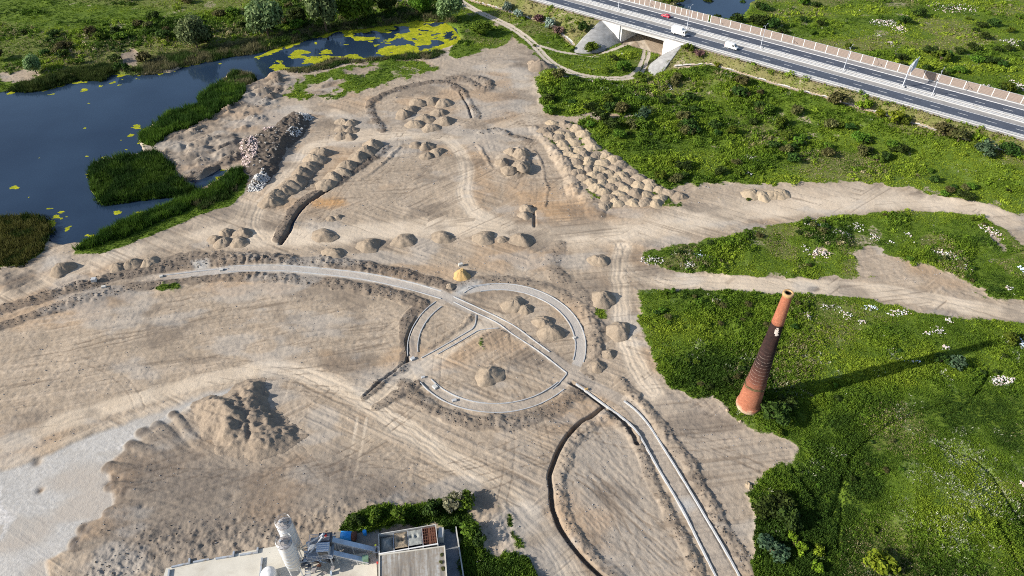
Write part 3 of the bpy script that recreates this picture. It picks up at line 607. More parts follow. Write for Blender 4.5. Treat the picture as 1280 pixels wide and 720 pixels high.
# ------------------------------------------------------------------ vegetation
rv = np.random.default_rng(21)
def unit(v): return v/np.linalg.norm(v, axis=-1, keepdims=True)
def pick(M, n, rows=(6, 828)):
    """n random lattice cells where the mask lets them grow"""
    Mf = np.clip(M[rows[0]:rows[1], 8:NC-9], 0, 1).astype(np.float64).ravel()
    if Mf.sum() <= 0: n = 0
    q = np.searchsorted(np.cumsum(Mf), rv.random(n)*Mf.sum()); q = np.minimum(q, Mf.size-1); w_ = NC-17
    r, c = q//w_+rows[0], q % w_+8
    x = X[r, c]+(rv.random(len(r))-.5)*(X[r, c+1]-X[r, c]); y = Y[r, c]+(rv.random(len(r))-.5)*(Y[r+1, c]-Y[r, c])
    return r, c, x, y, Z[r, c]
PALV = np.array([(.040, .082, .010), (.098, .172, .015), (.165, .245, .020), (.25, .33, .030), (.23, .215, .085), (.34, .30, .17), (.50, .52, .38)], np.float32)
def tint(r, c, dry, bright, fl=None):
    """green of each tuft: species patches, dry stalks, blossom"""
    x, y = X[r, c], Y[r, c]
    t = np.clip((fbm(x/17, y/13, 4, 201)-.5)*6+(vn(x/2.4, y/2.4, 203)-.5)*.7+1.35+bright-.7*THK[r, c]+(rv.random(len(r))-.5)*.8, 0, 2.999)
    i = t.astype(int); f = (t-i)[:, None]; col = PALV[i]*(1-f)+PALV[np.minimum(i+1, 3)]*f
    kd = rv.random(len(r)) < dry*.75; col[kd] = PALV[4+(rv.random(kd.sum()) < .5)]
    if fl is not None:
        kf = rv.random(len(r)) < fl*.28; col[kf] = PALV[6]*(.7+.5*rv.random((kf.sum(), 1)))
    return col*(.8+.4*rv.random((len(r), 1)))
def blades(x, y, z, col, nb, h, w, lean, name, hj=.5):
    n = len(x)
    x, y, z, h, w = [np.repeat(np.broadcast_to(a, (n,)), nb) for a in (x, y, z, h, w)]; col = np.repeat(col, nb, 0); N = n*nb
    a = rv.random(N)*2*PI; l = lean*(.4+rv.random(N)); hh = h*(1-hj+2*hj*rv.random(N)); b = a+PI/2+rv.normal(0, .5, N)
    bx = x+np.cos(a)*w*.6*rv.random(N); by = y+np.sin(a)*w*.6*rv.random(N)
    v = np.empty((N, 3, 3), np.float32)
    v[:, 0] = np.stack([bx-np.cos(b)*w/2, by-np.sin(b)*w/2, z-.12], -1); v[:, 1] = np.stack([bx+np.cos(b)*w/2, by+np.sin(b)*w/2, z-.12], -1)
    v[:, 2] = np.stack([bx+np.cos(a)*l*hh, by+np.sin(a)*l*hh, z+hh], -1)
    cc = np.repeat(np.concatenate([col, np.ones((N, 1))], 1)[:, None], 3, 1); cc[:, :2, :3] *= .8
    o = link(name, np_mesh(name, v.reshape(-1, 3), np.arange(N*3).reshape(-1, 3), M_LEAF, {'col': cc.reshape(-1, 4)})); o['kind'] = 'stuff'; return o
GW = np.clip(G*(WM < .25), 0, 1)*(1-hedge*0); GW = np.where(Y < 372, GW, 0)
bright = .55*fieldD+.35*fieldB-.45*fieldC*(1-upC)+1.2*fieldC*np.clip(hm, 0, 1)+.1*fieldC*upC-0*fieldT+.3*DRY
r, c, x, y, z = pick(GW*(.35+.65*ss(vn(X/2.3, Y/2.3, 211), .25, .6))*(G > .42), 215000)
sz = np.clip(Y[r, 0]/160, 1.0, 1.5)
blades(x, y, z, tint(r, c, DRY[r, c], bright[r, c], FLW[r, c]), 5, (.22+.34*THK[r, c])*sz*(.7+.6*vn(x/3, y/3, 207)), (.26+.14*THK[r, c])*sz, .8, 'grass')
# thicket of weeds: clumps of leaves
def clump_cloud(x, y, z, col, rad, hgt, nl, ls):
    n = len(x); N = n*nl; rep = lambda a: np.repeat(a, nl, 0)
    dr = unit(rv.normal(0, 1, (N, 3))); dr[:, 2] = np.abs(dr[:, 2])*.9+.08; rr = rv.random(N)**.4
    ctr = np.stack([rep(x), rep(y), rep(z)], -1)+dr*np.stack([rep(rad)*rr, rep(rad)*rr, rep(hgt)*rr], -1)
    nrm = unit(dr+rv.normal(0, .55, (N, 3))); a = unit(np.cross(nrm, rv.normal(0, 1, (N, 3)))); b = np.cross(nrm, a)
    s = (rep(ls)*(.6+.8*rv.random(N)))[:, None]; a = a*s; b = b*s*.6
    v = np.stack([ctr+a, ctr+b, ctr-a, ctr-b], 1); cc = np.concatenate([rep(col)*(.75+.5*rv.random((N, 1))), np.ones((N, 1))], 1)
    return v.reshape(-1, 3), np.arange(N*4).reshape(-1, 4), np.repeat(cc, 4, 0)
r, c, x, y, z = pick(np.clip(THK, 0, 1)*(G > .45)*(Y < 372)*(WM < .2)*(.25+.75*ss(vn(X/3.7, Y/3.7, 215), .35, .65)), 5200)
sz = np.clip(Y[r, 0]/150, .75, 1.7); big_ = (.55+.75*rv.random(len(r))**2)*sz
V, Fq, cc = clump_cloud(x, y, z-.1, tint(r, c, DRY[r, c]*.3, bright[r, c]+.2), big_*.95, big_*(.8+.5*rv.random(len(r))), 64, .20*sz)
o = link('undergrowth', np_mesh('undergrowth', V, Fq, M_LEAF, {'col': cc})); o['kind'] = 'stuff'
# reeds round the pond
def reeds(px, n, h, cols, name, dz=None):
    global Z
    m = pm(px, 1.8, 1.6)*(.35+.65*vn(X/1.6, Y/1.6, 223)); rr, cc_ = np.nonzero((m > .12) & (WM < .75)); pr_ = ss(m[rr, cc_], .1, .6); k = np.minimum(np.searchsorted(np.cumsum(pr_), rv.random(n)*pr_.sum()), len(rr)-1); r, c = rr[k], cc_[k]
    x = X[r, c]+(rv.random(n)-.5)*.4; y = Y[r, c]+(rv.random(n)-.5)*.6; q = ss(fbm(x/4, y/4, 3, 221), .38, .62)[:, None]
    col = (np.array(cols[0])*(1-q)+np.array(cols[1])*q)*(.65+.7*rv.random((n, 1)))
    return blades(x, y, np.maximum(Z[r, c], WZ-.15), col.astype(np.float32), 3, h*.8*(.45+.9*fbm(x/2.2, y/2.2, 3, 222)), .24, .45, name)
RG = ((.032, .078, .010), (.075, .145, .015)); RT = ((.045, .085, .016), (.16, .15, .075))
reeds(gI, 9000, 2.1, RG, 'reeds'); reeds(gK, 9000, 1.9, ((.02, .052, .008), (.055, .105, .012)), 'reeds'); reeds([(95, 312), (133, 290), (160, 277), (200, 260), (233, 247), (262, 236), (290, 215), (300, 212), (303, 228), (285, 243), (240, 258), (190, 280), (150, 298), (120, 308)], 9000, 2.0, RG, 'reeds')
reeds(gL, 6000, 1.6, ((.025, .045, .008), (.10, .10, .025)), 'reeds'); reeds(gJ, 1800, 1.6, RT, 'reeds')
reeds([(10, 112), (33, 104), (70, 95), (127, 80), (143, 82), (144, 91), (127, 100), (97, 100), (40, 115), (20, 116)], 4500, 1.9, ((.02, .042, .008), (.06, .085, .02)), 'reeds')
reeds([(163, 92), (200, 70), (250, 62), (320, 50), (400, 30), (480, 18), (560, 20), (575, 30), (553, 27), (487, 31), (420, 38), (353, 58), (287, 71), (233, 80), (190, 92)], 9000, 1.9, RT, 'reeds')
reeds([(353, 88), (420, 72), (453, 76), (507, 68), (533, 66), (545, 60), (555, 66), (540, 74), (480, 76), (430, 80), (380, 92)], 3500, 1.3, RT, 'reeds'); reeds([(240, 252), (262, 236), (285, 228), (300, 236), (280, 250), (250, 262)], 1800, 1.4, RT, 'reeds')
# duckweed and algae on the water
SHD = line_d(WPA, 9, True)
def algae(px, thr, sc, name, extra=0.0, fade=None, shore=0.0):
    pts = PL(px, WZ); x0, y0 = pts.min(0); x1, y1 = pts.max(0); st = .32
    gx, gy = np.meshgrid(np.arange(x0, x1, st), np.arange(y0, y1, st)); I = np.zeros(gx.shape, bool)
    for i in range(len(pts)):
        a = pts[i]; b = pts[i-1]
        if a[1] != b[1]: I ^= ((a[1] > gy) != (b[1] > gy)) & (gx < (b[0]-a[0])*(gy-a[1])/(b[1]-a[1])+a[0])
    r, c = cell(gx, gy); n = fbm(gx/sc, gy/(sc*.8), 4, 231)+extra*(1-ss(np.abs(WM[r, c]-.5), 0, .5))
    if fade: n = n-.075*(1-ss(gx, fade[0], fade[1]))*(1-.5*ss(gy, y0+.6*(y1-y0), y1))
    n = n+shore*(1-ss(SHD[r, c], 0, 7))
    n = n+.10*(fbm(gx/1.1, gy/1.1, 2, 235)-.5)
    k = I & (n > thr) & (WM[r, c] > .3); x, y = gx[k], gy[k]; N = len(x); q = st*.55
    j = rv.normal(0, .05, (N, 4, 2)); v = np.stack([np.stack([x+sx*q, y+sy*q], -1) for sx, sy in ((-1, -1), (1, -1), (1, 1), (-1, 1))], 1)+j
    v = np.concatenate([v, np.full((N, 4, 1), WZ+.012)+rv.random((N, 1, 1))*.02], -1)
    t = fbm(x/1.5, y/1.5, 3, 233)[:, None]; col = (np.array([(.24, .30, .012)])*(1-t)+np.array([(.62, .60, .03)])*t)*(.8+.4*rv.random((N, 1)))
    o = link(name, np_mesh(name, v.reshape(-1, 3), np.arange(N*4).reshape(-1, 4), M_LEAF, {'col': np.repeat(np.concatenate([col, np.ones((N, 1))], 1), 4, 0)})); o['kind'] = 'stuff'
algae([(320, 72), (353, 56), (420, 36), (487, 28), (520, 25), (560, 27), (578, 50), (566, 58), (533, 68), (480, 74), (420, 74), (380, 88), (350, 92), (335, 84)], .535, 6, 'algae', .15, (P(350, 60, WZ)[0], P(470, 60, WZ)[0]), .19)
algae([(-10, 100), (97, 92), (230, 75), (290, 64), (322, 64), (330, 74), (250, 84), (160, 105), (60, 122), (-10, 125)], .70, 4, 'algae', .12)
algae([(10, 225), (60, 260), (140, 262), (240, 235), (280, 210), (285, 222), (240, 250), (150, 290), (60, 305), (20, 275)], .72, 3.5, 'algae', .13)
algae([(100, 190), (180, 150), (190, 160), (175, 185), (185, 195), (120, 215), (100, 235)], .74, 3, 'algae', .1)
algae([(250, 125), (300, 88), (318, 96), (305, 108), (260, 125)], .55, 3, 'algae', .1); algae([(20, 60), (60, 255), (240, 100), (330, 80), (200, 170)], .87, 2.5, 'algae')
# ------------------------------------------------------------------ bushes and trees with their own crown and trunk
def crown_mesh(name, n_cl, nl, ls, cols, flat=.75, top=0.0, seed=1):
    """leaf-sized faces on clusters round an uneven crown, unit radius, base at z=0"""
    g = np.random.default_rng(seed); out = []; cl = []
    for i in range(n_cl):
        d_ = g.normal(0, 1, 3); d_ /= np.linalg.norm(d_); d_[2] = abs(d_[2]) if g.random() < .8 else d_[2]*.6
        q = g.uniform(.45, .78); ctr = np.array([d_[0]*q, d_[1]*q, (.78+d_[2]*q)*flat+top*.2]); rad = g.uniform(.22, .42); cl.append((ctr, rad, g.uniform(.7, 1.3)))
    ctr = np.concatenate([np.repeat(c_[None], nl, 0) for c_, _, _ in cl]); rad = np.repeat([q for _, q, _ in cl], nl); br = np.repeat([q for _, _, q in cl], nl)
    N = len(rad); d_ = unit(g.normal(0, 1, (N, 3))); d_[:, 2] += .25; p = ctr+d_*(rad*g.random(N)**.35)[:, None]
    nr = unit(d_+g.normal(0, .6, (N, 3))); a = unit(np.cross(nr, g.normal(0, 1, (N, 3)))); b = np.cross(nr, a); s = (ls*(.6+.8*g.random(N)))[:, None]
    v = np.stack([p+a*s, p+b*s*.6, p-a*s, p-b*s*.6], 1).reshape(-1, 3)
    t = g.random((N, 1)); col = (np.array(cols[0])*(1-t)+np.array(cols[1])*t)*br[:, None]*(.8+.4*g.random((N, 1)))
    return np_mesh(name, v, np.arange(N*4).reshape(-1, 4), M_BUSH, {'col': np.repeat(np.concatenate([col, np.ones((N, 1))], 1), 4, 0)}), cl
KINDS = {'green': ((.065, .12, .013), (.12, .19, .018)), 'dark': ((.022, .046, .010), (.055, .098, .015)), 'lime': ((.12, .18, .012), (.21, .27, .02)), 'silver': ((.16, .22, .17), (.30, .38, .31)), 'purple': ((.11, .06, .055), (.22, .13, .12)), 'olive': ((.06, .065, .018), (.13, .125, .045)), 'willow': ((.10, .165, .06), (.24, .33, .14)), 'blue': ((.04, .08, .04), (.09, .14, .075)), 'pale': ((.16, .17, .09), (.33, .32, .20))}
PROTO = {}
def shrub_proto(kind_, big, var):
    key = (kind_, big, var)
    if key not in PROTO:
        me, cl = crown_mesh('crown', 48 if big else 16, 95 if big else 42, .085 if big else .13, KINDS[kind_], .95 if big else .72, seed=hash((len(kind_), ord(kind_[0]), var, big)) % 999+3)
        t = MB(); t.tube((0, 0, -.1), (.02, .01, .5), .07, .045, 7)
        for c_, q, _ in cl[:7]: t.tube((.02, .01, .35), tuple(c_), .035, .01, 5)
        PROTO[key] = (me, t.mesh('trunk', M_TRUNK))
    return PROTO[key]
def plant(name, cat, label, x, y, rad, kind_, hz=1.0, group=None, big=False, var=None, dz=0):
    var = rv.integers(0, 3) if var is None else var; me, tr = shrub_proto(kind_, big, int(var))
    z = zat(x, y)
    o = thing(name, label, cat, (x, y, z-.05+dz), rv.random()*6.28, group); o.scale = (rad, rad*(.9+.2*rv.random()), rad*hz)
    link('crown', me, o); link('trunk', tr, o); return o
def plant_px(name, cat, label, px, py, rad, kind_, hz=1.0, group=None, big=False):
    p = G3(px, py)
    if label.endswith('right of the concrete apron'): p = hw(84.5, -4.2)
    if label.endswith('green bush near the bridge'): p = hw(90, -4.6)
    if label.endswith('left concrete apron'): p = hw(34.5, -9.5)
    if label.endswith('purple bush and concrete apron'): p = hw(29, -6.5)
    return plant(name, cat, label, p[0], p[1], rad, kind_, hz, group, big)
TG = 'trees along the far bank of the pond'
plant_px('round_tree', 'tree', 'small round pale green tree alone at the left end of the far pond bank', 46, 92, 3.6, 'willow', 1.3, TG, True)
plant_px('bushy_tree', 'tree', 'bushy grey green tree on the far pond bank beside the bare earth scar', 247, 60, 6.6, 'willow', 1.25, TG, True)
plant_px('round_tree', 'tree', 'large rounded grey green tree on the far bank where the pond narrows', 336, 47, 8.6, 'willow', 1.2, TG, True)
plant_px('round_tree', 'tree', 'largest pale green tree on the far bank behind the yellow algae', 408, 38, 9.2, 'willow', 1.35, TG, True)
plant_px('bushy_tree', 'tree', 'mid green tree just right of the largest tree behind the algae', 447, 28, 8.4, 'green', 1.1, TG, True)
plant_px('bushy_tree', 'tree', 'dark tree standing in shade behind the middle of the algae pond', 485, 18, 5.5, 'dark', 1.1, TG, True)
plant_px('bushy_tree', 'tree', 'bright green tree behind the right end of the algae pond', 527, 16, 5.8, 'green', 1.0, TG, True)
plant_px('bushy_tree', 'tree', 'grey green tree beside the top end of the farm track', 563, 30, 7.4, 'willow', 1.05, TG, True)
plant_px('bushy_tree', 'tree', 'dark bushy tree below the farm track on the right tip of the algae pond', 600, 44, 5.4, 'green', .7, TG, True)
plant_px('bushy_tree', 'tree', 'dark low tree between the two big pale trees on the far pond bank', 373, 30, 5.0, 'dark', .9, TG, True)
BG = 'bushes on the highway bank'
for px, py, rad, kd, hz, lb in ((633, 12, 3.0, 'silver', 1.2, 'leftmost silvery bush on the highway bank above the drain'), (648, 14, 2.7, 'silver', 1.1, 'silvery bush second from the left on the highway bank'), (654, 15, 1.2, 'lime', 1, 'tiny lime bush at the foot of the second silvery bush'), (687, 28, 3.1, 'silver', 1.2, 'silvery bush between the two purple bushes on the bank'), (673, 26, 2.8, 'purple', 1, 'purple brown bush left of the silvery one on the bank'),
    (698, 34, 3.2, 'purple', 1, 'purple brown bush right of the silvery one on the bank'), (733, 47, 3.2, 'dark', 1.1, 'round dark green bush against the left concrete apron'), (716, 38, 1.4, 'lime', .9, 'small lime bush halfway between purple bush and concrete apron'), (856, 70, 3.2, 'green', .8, 'green bush on the bank right of the concrete apron'), (869, 71, 2.6, 'purple', .8, 'brownish bush on the bank next to a green bush near the bridge'),
    (1048, 121, 4.2, 'olive', .8, 'broad olive bush on the bank above the drain, well left of the lime bushes'), (1078, 136, 3.1, 'lime', 1.1, 'left one of the two large lime bushes by the drain'), (1102, 139, 2.0, 'lime', 1, 'small lime bush between the two large lime bushes'), (1121, 143, 3.2, 'lime', 1.1, 'right one of the two large lime bushes by the drain'), (1131, 150, 2.8, 'green', .7, 'green bush touching the right large lime bush'),
    (1182, 160, 4.4, 'olive', .8, 'broad olive bush on the bank, left one of a close pair'), (1202, 166, 3.8, 'olive', .9, 'olive bush on the bank, right one of a close pair'), (1223, 174, 2.8, 'lime', .8, 'lime bush right of the pair of olive bushes'), (1231, 194, 4.0, 'blue', .9, 'bluish green bush below the right end of the drain'), (1218, 185, 2.4, 'green', .8, 'low green bush left of the bluish bush'), (1262, 185, 4.0, 'dark', .8, 'dark bush on the bank near the right picture edge'), (1275, 192, 2.2, 'lime', .7, 'low lime bush near the right picture edge below the highway'), (896, 84, 1.6, 'lime', .9, 'small lime bush over the drain below the white van')):
    plant_px('bank_bush', 'bush', lb, px, py, rad, kd, hz, BG)
for px, py, rad, kd, hz, lb in ((966, 524, 3.6, 'dark', .9, 'dark green bush hugging the right foot of the brick chimney'), (982, 508, 2.6, 'dark', .9, 'dark bush behind the foot of the brick chimney in its shadow'), (1097, 706, 3.1, 'lime', .8, 'large bright lime bush alone near the bottom edge'), (1195, 458, 2.4, 'blue', .8, 'bluish bush at the lower edge of the chimney shadow'), (1175, 453, 2.2, 'dark', .8, 'dark bush inside the chimney shadow'), (1262, 428, 2.4, 'green', .8, 'green bush beside the pale litter at the right edge'),
    (955, 642, 2.8, 'dark', .8, 'dark bush at the left edge of the lower thicket by the soil'), (972, 632, 2.8, 'dark', .9, 'dark bush at the top of the lower thicket'), (985, 655, 3.0, 'dark', .8, 'dark bush in the middle of the lower thicket'), (1000, 690, 1.5, 'lime', 1, 'lime bush in the lower thicket right of two others'), (1021, 690, 1.3, 'lime', 1, 'rightmost small lime bush of the lower thicket'), (990, 672, 1.2, 'lime', 1, 'topmost small lime bush of the lower thicket'), (962, 690, 3.0, 'blue', .7, 'bluish bush in the lower thicket near the bottom edge'), (1020, 712, 1.3, 'lime', 1, 'lowest small lime bush of the lower thicket'),
    (750, 152, 3.8, 'dark', .9, 'large dark bush at the top edge of the heap field'), (765, 160, 3.2, 'dark', .8, 'dark bush just right of the large dark bush above the heap field'), (803, 148, 3.6, 'blue', .8, 'bluish dark bush in the green above the heap field'), (737, 158, 2.0, 'green', .8, 'green bush left of the large dark bush by the heap field'), (668, 58, 1.2, 'green', .7, 'small green bush at the bend of the farm track'), (935, 250, 0.9, 'green', .6, 'small weed bush on the dirt beside the upper dirt road'), (582, 632, 2.4, 'green', .8, 'green bush at the top corner of the concrete plant hedge'), (566, 634, 2.5, 'pale', .9, 'pale yellowish bush in the concrete plant hedge'), (588, 668, 2.3, 'green', .9, 'bright bush right of the dark ramp'), (598, 676, 1.8, 'dark', .9, 'dark bush beside the bright bush right of the ramp'), (540, 640, 2.2, 'dark', .8, 'dark bush behind the right end of the storage bins'), (500, 648, 2.2, 'green', .8, 'green bush behind the left end of the storage bins'), (470, 648, 2.0, 'green', .8, 'green bush at the back of the blue barrel'), (446, 654, 1.7, 'dark', .8, 'dark bush behind the blue tank'),
    (920, 27, 4, 'dark', .7, 'dark bush on the right shore of the far pond'), (947, 33, 5, 'dark', .8, 'large dark bush behind the noise barrier right of the far pond'), (965, 35, 4.5, 'dark', .8, 'dark bush behind the barrier, second from the far pond'), (885, 4, 3.0, 'dark', .6, 'dark bush on the left shore of the far pond')):
    plant_px('wild_bush', 'bush', lb, px, py, rad, kd, hz)
def scatter(mask, n, rad, kinds, name, label, group, far=360):
    r, c, x, y, z = pick(np.clip(mask, 0, 1)*NOB*(G > .6)*(Y < far)*(np.abs(X) < WY[:, None]*1.02), n)
    for i in range(len(x)):
        s = np.clip(y[i]/170, .75, 1.6)*rv.uniform(*rad); plant(name, 'bush', label, x[i], y[i], s, kinds[rv.integers(0, len(kinds))], rv.uniform(.6, .9), group)
tb = ss(fbm(X/10, Y/10, 3, 241), .45, .62)
scatter(upC*tb, 46, (.8, 1.7), ['green', 'dark', 'green', 'olive'], 'scrub_bush', 'leafy bush in the dense scrub between the brick chimney and the lower dirt road', 'bushes of the scrub by the chimney')
scatter(fieldB*tb*THK, 34, (.8, 1.5), ['green', 'dark', 'olive'], 'scrub_bush', 'leafy bush on the green strip between the two dirt roads', 'bushes of the strip between the dirt roads')
scatter(fieldD*tb*(T_ < -14), 105, (1.0, 2.7), ['green', 'dark', 'green', 'dark', 'olive'], 'scrub_bush', 'leafy bush in the green field between highway and upper dirt road', 'bushes of the field below the highway')
scatter(fieldD*tb*(T_ > 40), 60, (1.0, 2.6), ['dark', 'green', 'dark'], 'scrub_bush', 'leafy bush in the rough meadow beyond the noise barrier', 'bushes beyond the noise barrier')
scatter(fieldC*tb*(1-upC), 30, (.7, 1.4), ['green', 'olive', 'dark'], 'scrub_bush', 'leafy bush in the open meadow right of the brick chimney', 'bushes of the meadow by the chimney')
scatter(np.maximum(hedge, fieldT*.35*ss(bandn, .5, .75)), 70, (1.2, 2.6), ['dark', 'green', 'dark', 'olive'], 'scrub_bush', 'leafy bush in the meadow and hedge beyond the pond', 'bushes beyond the pond', 372)
# ------------------------------------------------------------------ soil heaps
def heap_mesh(seed, sharp=1.0, lump_=.24):
    g = np.random.default_rng(seed); n, m = 40, 15; rows = []
    ph = g.uniform(0, 6, 6)
    for j in range(m):
        q = j/(m-1); row = []
        for i in range(n):
            a = 2*PI*i/n; rr = q*(1.08+.14*math.sin(2*a+ph[0])+.10*math.sin(3*a+ph[1])+.05*math.sin(7*a+ph[3]))
            h = (.8*(1-q*q)**1.25+.2*(1-q**sharp))*(1-.3*q*math.sin(a*2+ph[2]))
            x, y = rr*math.cos(a), rr*math.sin(a)
            h += .09*(float(fbm(np.array(x*7+seed), np.array(y*7), 2, seed+5))-.5)*2*(1-q**4)+lump_*(float(fbm(np.array(x*2.6+seed*3), np.array(y*2.6), 4, seed))-.5)*2*(1-q**3)
            row.append((x+.1*math.cos(ph[4])*(1-q), y+.1*math.sin(ph[4])*(1-q), h if j < m-1 else -.18))
        rows.append(row+[row[0]])
    return MB().grid(rows).mesh('earth_heap', M_SOIL, True)
HM = [heap_mesh(s, .9+.12*(s % 3)) for s in range(3, 10)]
HMS = []
for me in HM[:3]: q = me.copy(); q.materials.clear(); q.materials.append(M_SOIL2); HMS.append(q)
HMY = HM[1].copy(); HMY.materials.clear(); HMY.materials.append(M_SAND)
HMD = []
for me in HM[3:6]: q = me.copy(); q.materials.clear(); q.materials.append(M_DSOIL); HMD.append(q)
rh = np.random.default_rng(5)
def heap(px, py, rpx, label, group=None, hh=.42, mats=HM, name='earth_heap', sx=1.0, rot=None):
    k = P(px+1, py)[0]-P(px, py)[0]; R = rpx*k*1.12; p = G3(px, py)
    o = link(name, mats[rh.integers(0, len(mats))]); o.location = p; o.scale = (R*sx, R*.92, R*hh*rh.uniform(.9, 1.25)); o.rotation_euler = (0, 0, rh.random()*6.28 if rot is None else rot)
    return tag(o, label, 'earth heap', group)
z2 = lambda L, x0, y0, s: [(x0+a/s, y0+b/s) for a, b in L]
for q in z2([(605, 388), (655, 382), (705, 388), (578, 415), (685, 425), (553, 432), (633, 448), (708, 458), (598, 467), (658, 480)], 320, 0, 3): heap(q[0], q[1], 10.5, 'round tan earth heap in the cluster of ten inside the curved upper trench', 'heaps inside the upper trench', .48)
for q in z2([(325, 458), (358, 464), (325, 485), (358, 490), (322, 512), (352, 514)], 320, 0, 3): heap(q[0], q[1], 8.5, 'earth heap in the two by three block left of the curved upper trench', 'heaps left of the upper trench', .5)
for q, lb in zip(z2([(640, 550), (680, 570), (640, 586), (598, 545)], 320, 0, 3), ('upper heap of the small group below the curved trench', 'rightmost heap of the small group below the curved trench', 'lower heap of the small group below the curved trench', 'low flat leftmost heap of the small group below the curved trench')): heap(q[0], q[1], 9 if lb[0] != 'l' else 8, lb, 'small group of heaps below the trench', .48)
for q in z2([(240, 578), (222, 603), (200, 628), (172, 655), (150, 680), (125, 700), (102, 716), (75, 735), (55, 758)], 320, 0, 3): heap(q[0], q[1], 12.5, 'earth heap in the single diagonal row between pond track and dark trench', 'diagonal row of heaps', .5)
for q in z2([(440, 545), (412, 572), (385, 592), (345, 625), (322, 645), (290, 665), (262, 692)], 320, 0, 3): heap(q[0], q[1], 11.5, 'earth heap lying along the dark spoil bank beside the long trench', 'heaps along the spoil bank', .5)
for a, b, r_, lb in ((235, 290, 13, 'lone tan heap on the dirt by the left reeds'), (440, 285, 10, 'leftmost of three heaps in a row above the north alley'), (500, 272, 11, 'middle of three heaps in a row above the north alley'), (565, 265, 11, 'rightmost of three heaps in a row above the north alley'), (850, 155, 9, 'back left heap of the clump near the pond track bend'), (910, 157, 11, 'back right heap of the clump near the pond track bend'), (808, 180, 9, 'small left heap of the clump near the pond track bend'), (838, 192, 10, 'front middle heap of the clump near the pond track bend'), (897, 190, 11, 'front right heap of the clump near the pond track bend')):
    heap(a/3, 240+b/3, r_, lb, 'heaps left of the north alley', .5)
for a, b, r_, lb in ((255, 165, 13, 'long low heap below the trench end, first above the upper dirt road'), (290, 233, 12, 'heap between north alley and upper road, lowest of its row'), (422, 202, 13, 'dark heap in the middle row, second from left'), (556, 184, 13, 'heap in the middle row, third from left'), (700, 172, 12, 'heap in the middle row, fourth from left'), (855, 172, 12, 'heap in the middle row with a tiny one at its right'), (925, 178, 6, 'tiny heap right of the fifth heap of the middle row'), (280, 101, 5, 'tiny left heap beside the orange soil patch'), (307, 95, 5, 'tiny right heap beside the orange soil patch')):
    heap(320+a/3, 240+b/3, r_, lb, 'row of heaps above the roundabout', .45, sx=1.15, rot=0)
heap(577, 345, 10, 'bright yellow sand heap beside the node north of the roundabout', None, .75, [HMY], 'sand_heap')
heap(562, 358, 6, 'small grey soil heap left of the yellow sand heap', None, .6)
SG = 'heaps in and near the roundabout'
for a, b, r_, lb in ((612, 470, 16, 'single large heap in the lower half of the roundabout'), (642, 381, 13, 'long heap at the upper left inside the roundabout'), (657, 387, 9, 'smaller heap touching the upper heap inside the roundabout'), (679, 404, 12, 'back heap of the pair at the right inside the roundabout'), (688, 416, 15, 'front tall heap of the pair at the right inside the roundabout'), (651, 300, 13, 'heap above the roundabout at the right end of the heap row'), (749, 326, 12, 'heap left of the dirt road junction'), (754, 375, 15, 'heap beside the small grass patch right of the roundabout'), (773, 414, 15, 'heap at the dirt lane right of the roundabout'), (760, 443, 9, 'broken low heap below the heap at the dirt lane'), (747, 458, 9, 'low darker heap at the end of the roundabout edge')):
    heap(a, b, r_, lb, SG, .5, HM)
for a, b, r_, lb in ((658, 262, 9, 'upper small heap near the short cut in the orange soil'), (656, 270, 8, 'lower small heap near the short cut in the orange soil'), (676, 84, 13, 'dark reddish heap beside the farm track bend'), (667, 80, 8, 'little dark heap left of the reddish heap at the track bend')): heap(a, b, r_, lb, None, .5, HMD if 'dark' in lb else HM)
for a, b in ((938, 243), (952, 245), (966, 244), (977, 243)): heap(a, b, 11, 'tan gravelly heap in the short row at the top edge of the upper dirt road', 'short row of heaps by the road', .4, HMS)
for i, (a, b, r_) in enumerate(((628, 203, 8), (640, 190, 8), (651, 193, 9), (652, 208, 10), (636, 213, 9))): heap(a, b, r_, 'lump of the tall broken soil heap left of the heap field', 'broken soil heap', .6)
HF = [(345, 135), (390, 150), (430, 185), (460, 225), (480, 260), (500, 315), (560, 310), (610, 335), (650, 365), (710, 410), (760, 445), (820, 475), (885, 520), (940, 535), (1000, 555), (245, 118), (310, 120), (225, 150), (290, 185), (335, 190), (370, 230), (400, 280), (430, 310), (460, 345), (545, 355), (520, 395), (580, 420), (620, 395), (660, 430), (700, 465), (760, 490), (830, 500), (890, 570), (190, 165), (230, 195), (270, 205), (300, 240), (325, 280), (350, 310), (380, 350), (410, 390), (455, 395), (490, 430), (540, 480), (590, 500), (630, 450), (680, 510), (740, 535), (805, 545), (385, 415), (430, 450), (470, 470), (505, 505), (550, 530), (580, 565), (640, 545), (680, 575), (625, 590), (555, 610), (720, 590), (800, 590), (860, 600), (395, 330), (530, 440), (610, 470), (650, 490)]
for a, b in HF: heap(640+a/4.8, 130+b/4.8, 9.3 if b > 140 else 7.5, 'tan earth heap in the tightly packed wedge of many heaps beside the green field', 'packed wedge of heaps', .42, HMS+HM[:3])
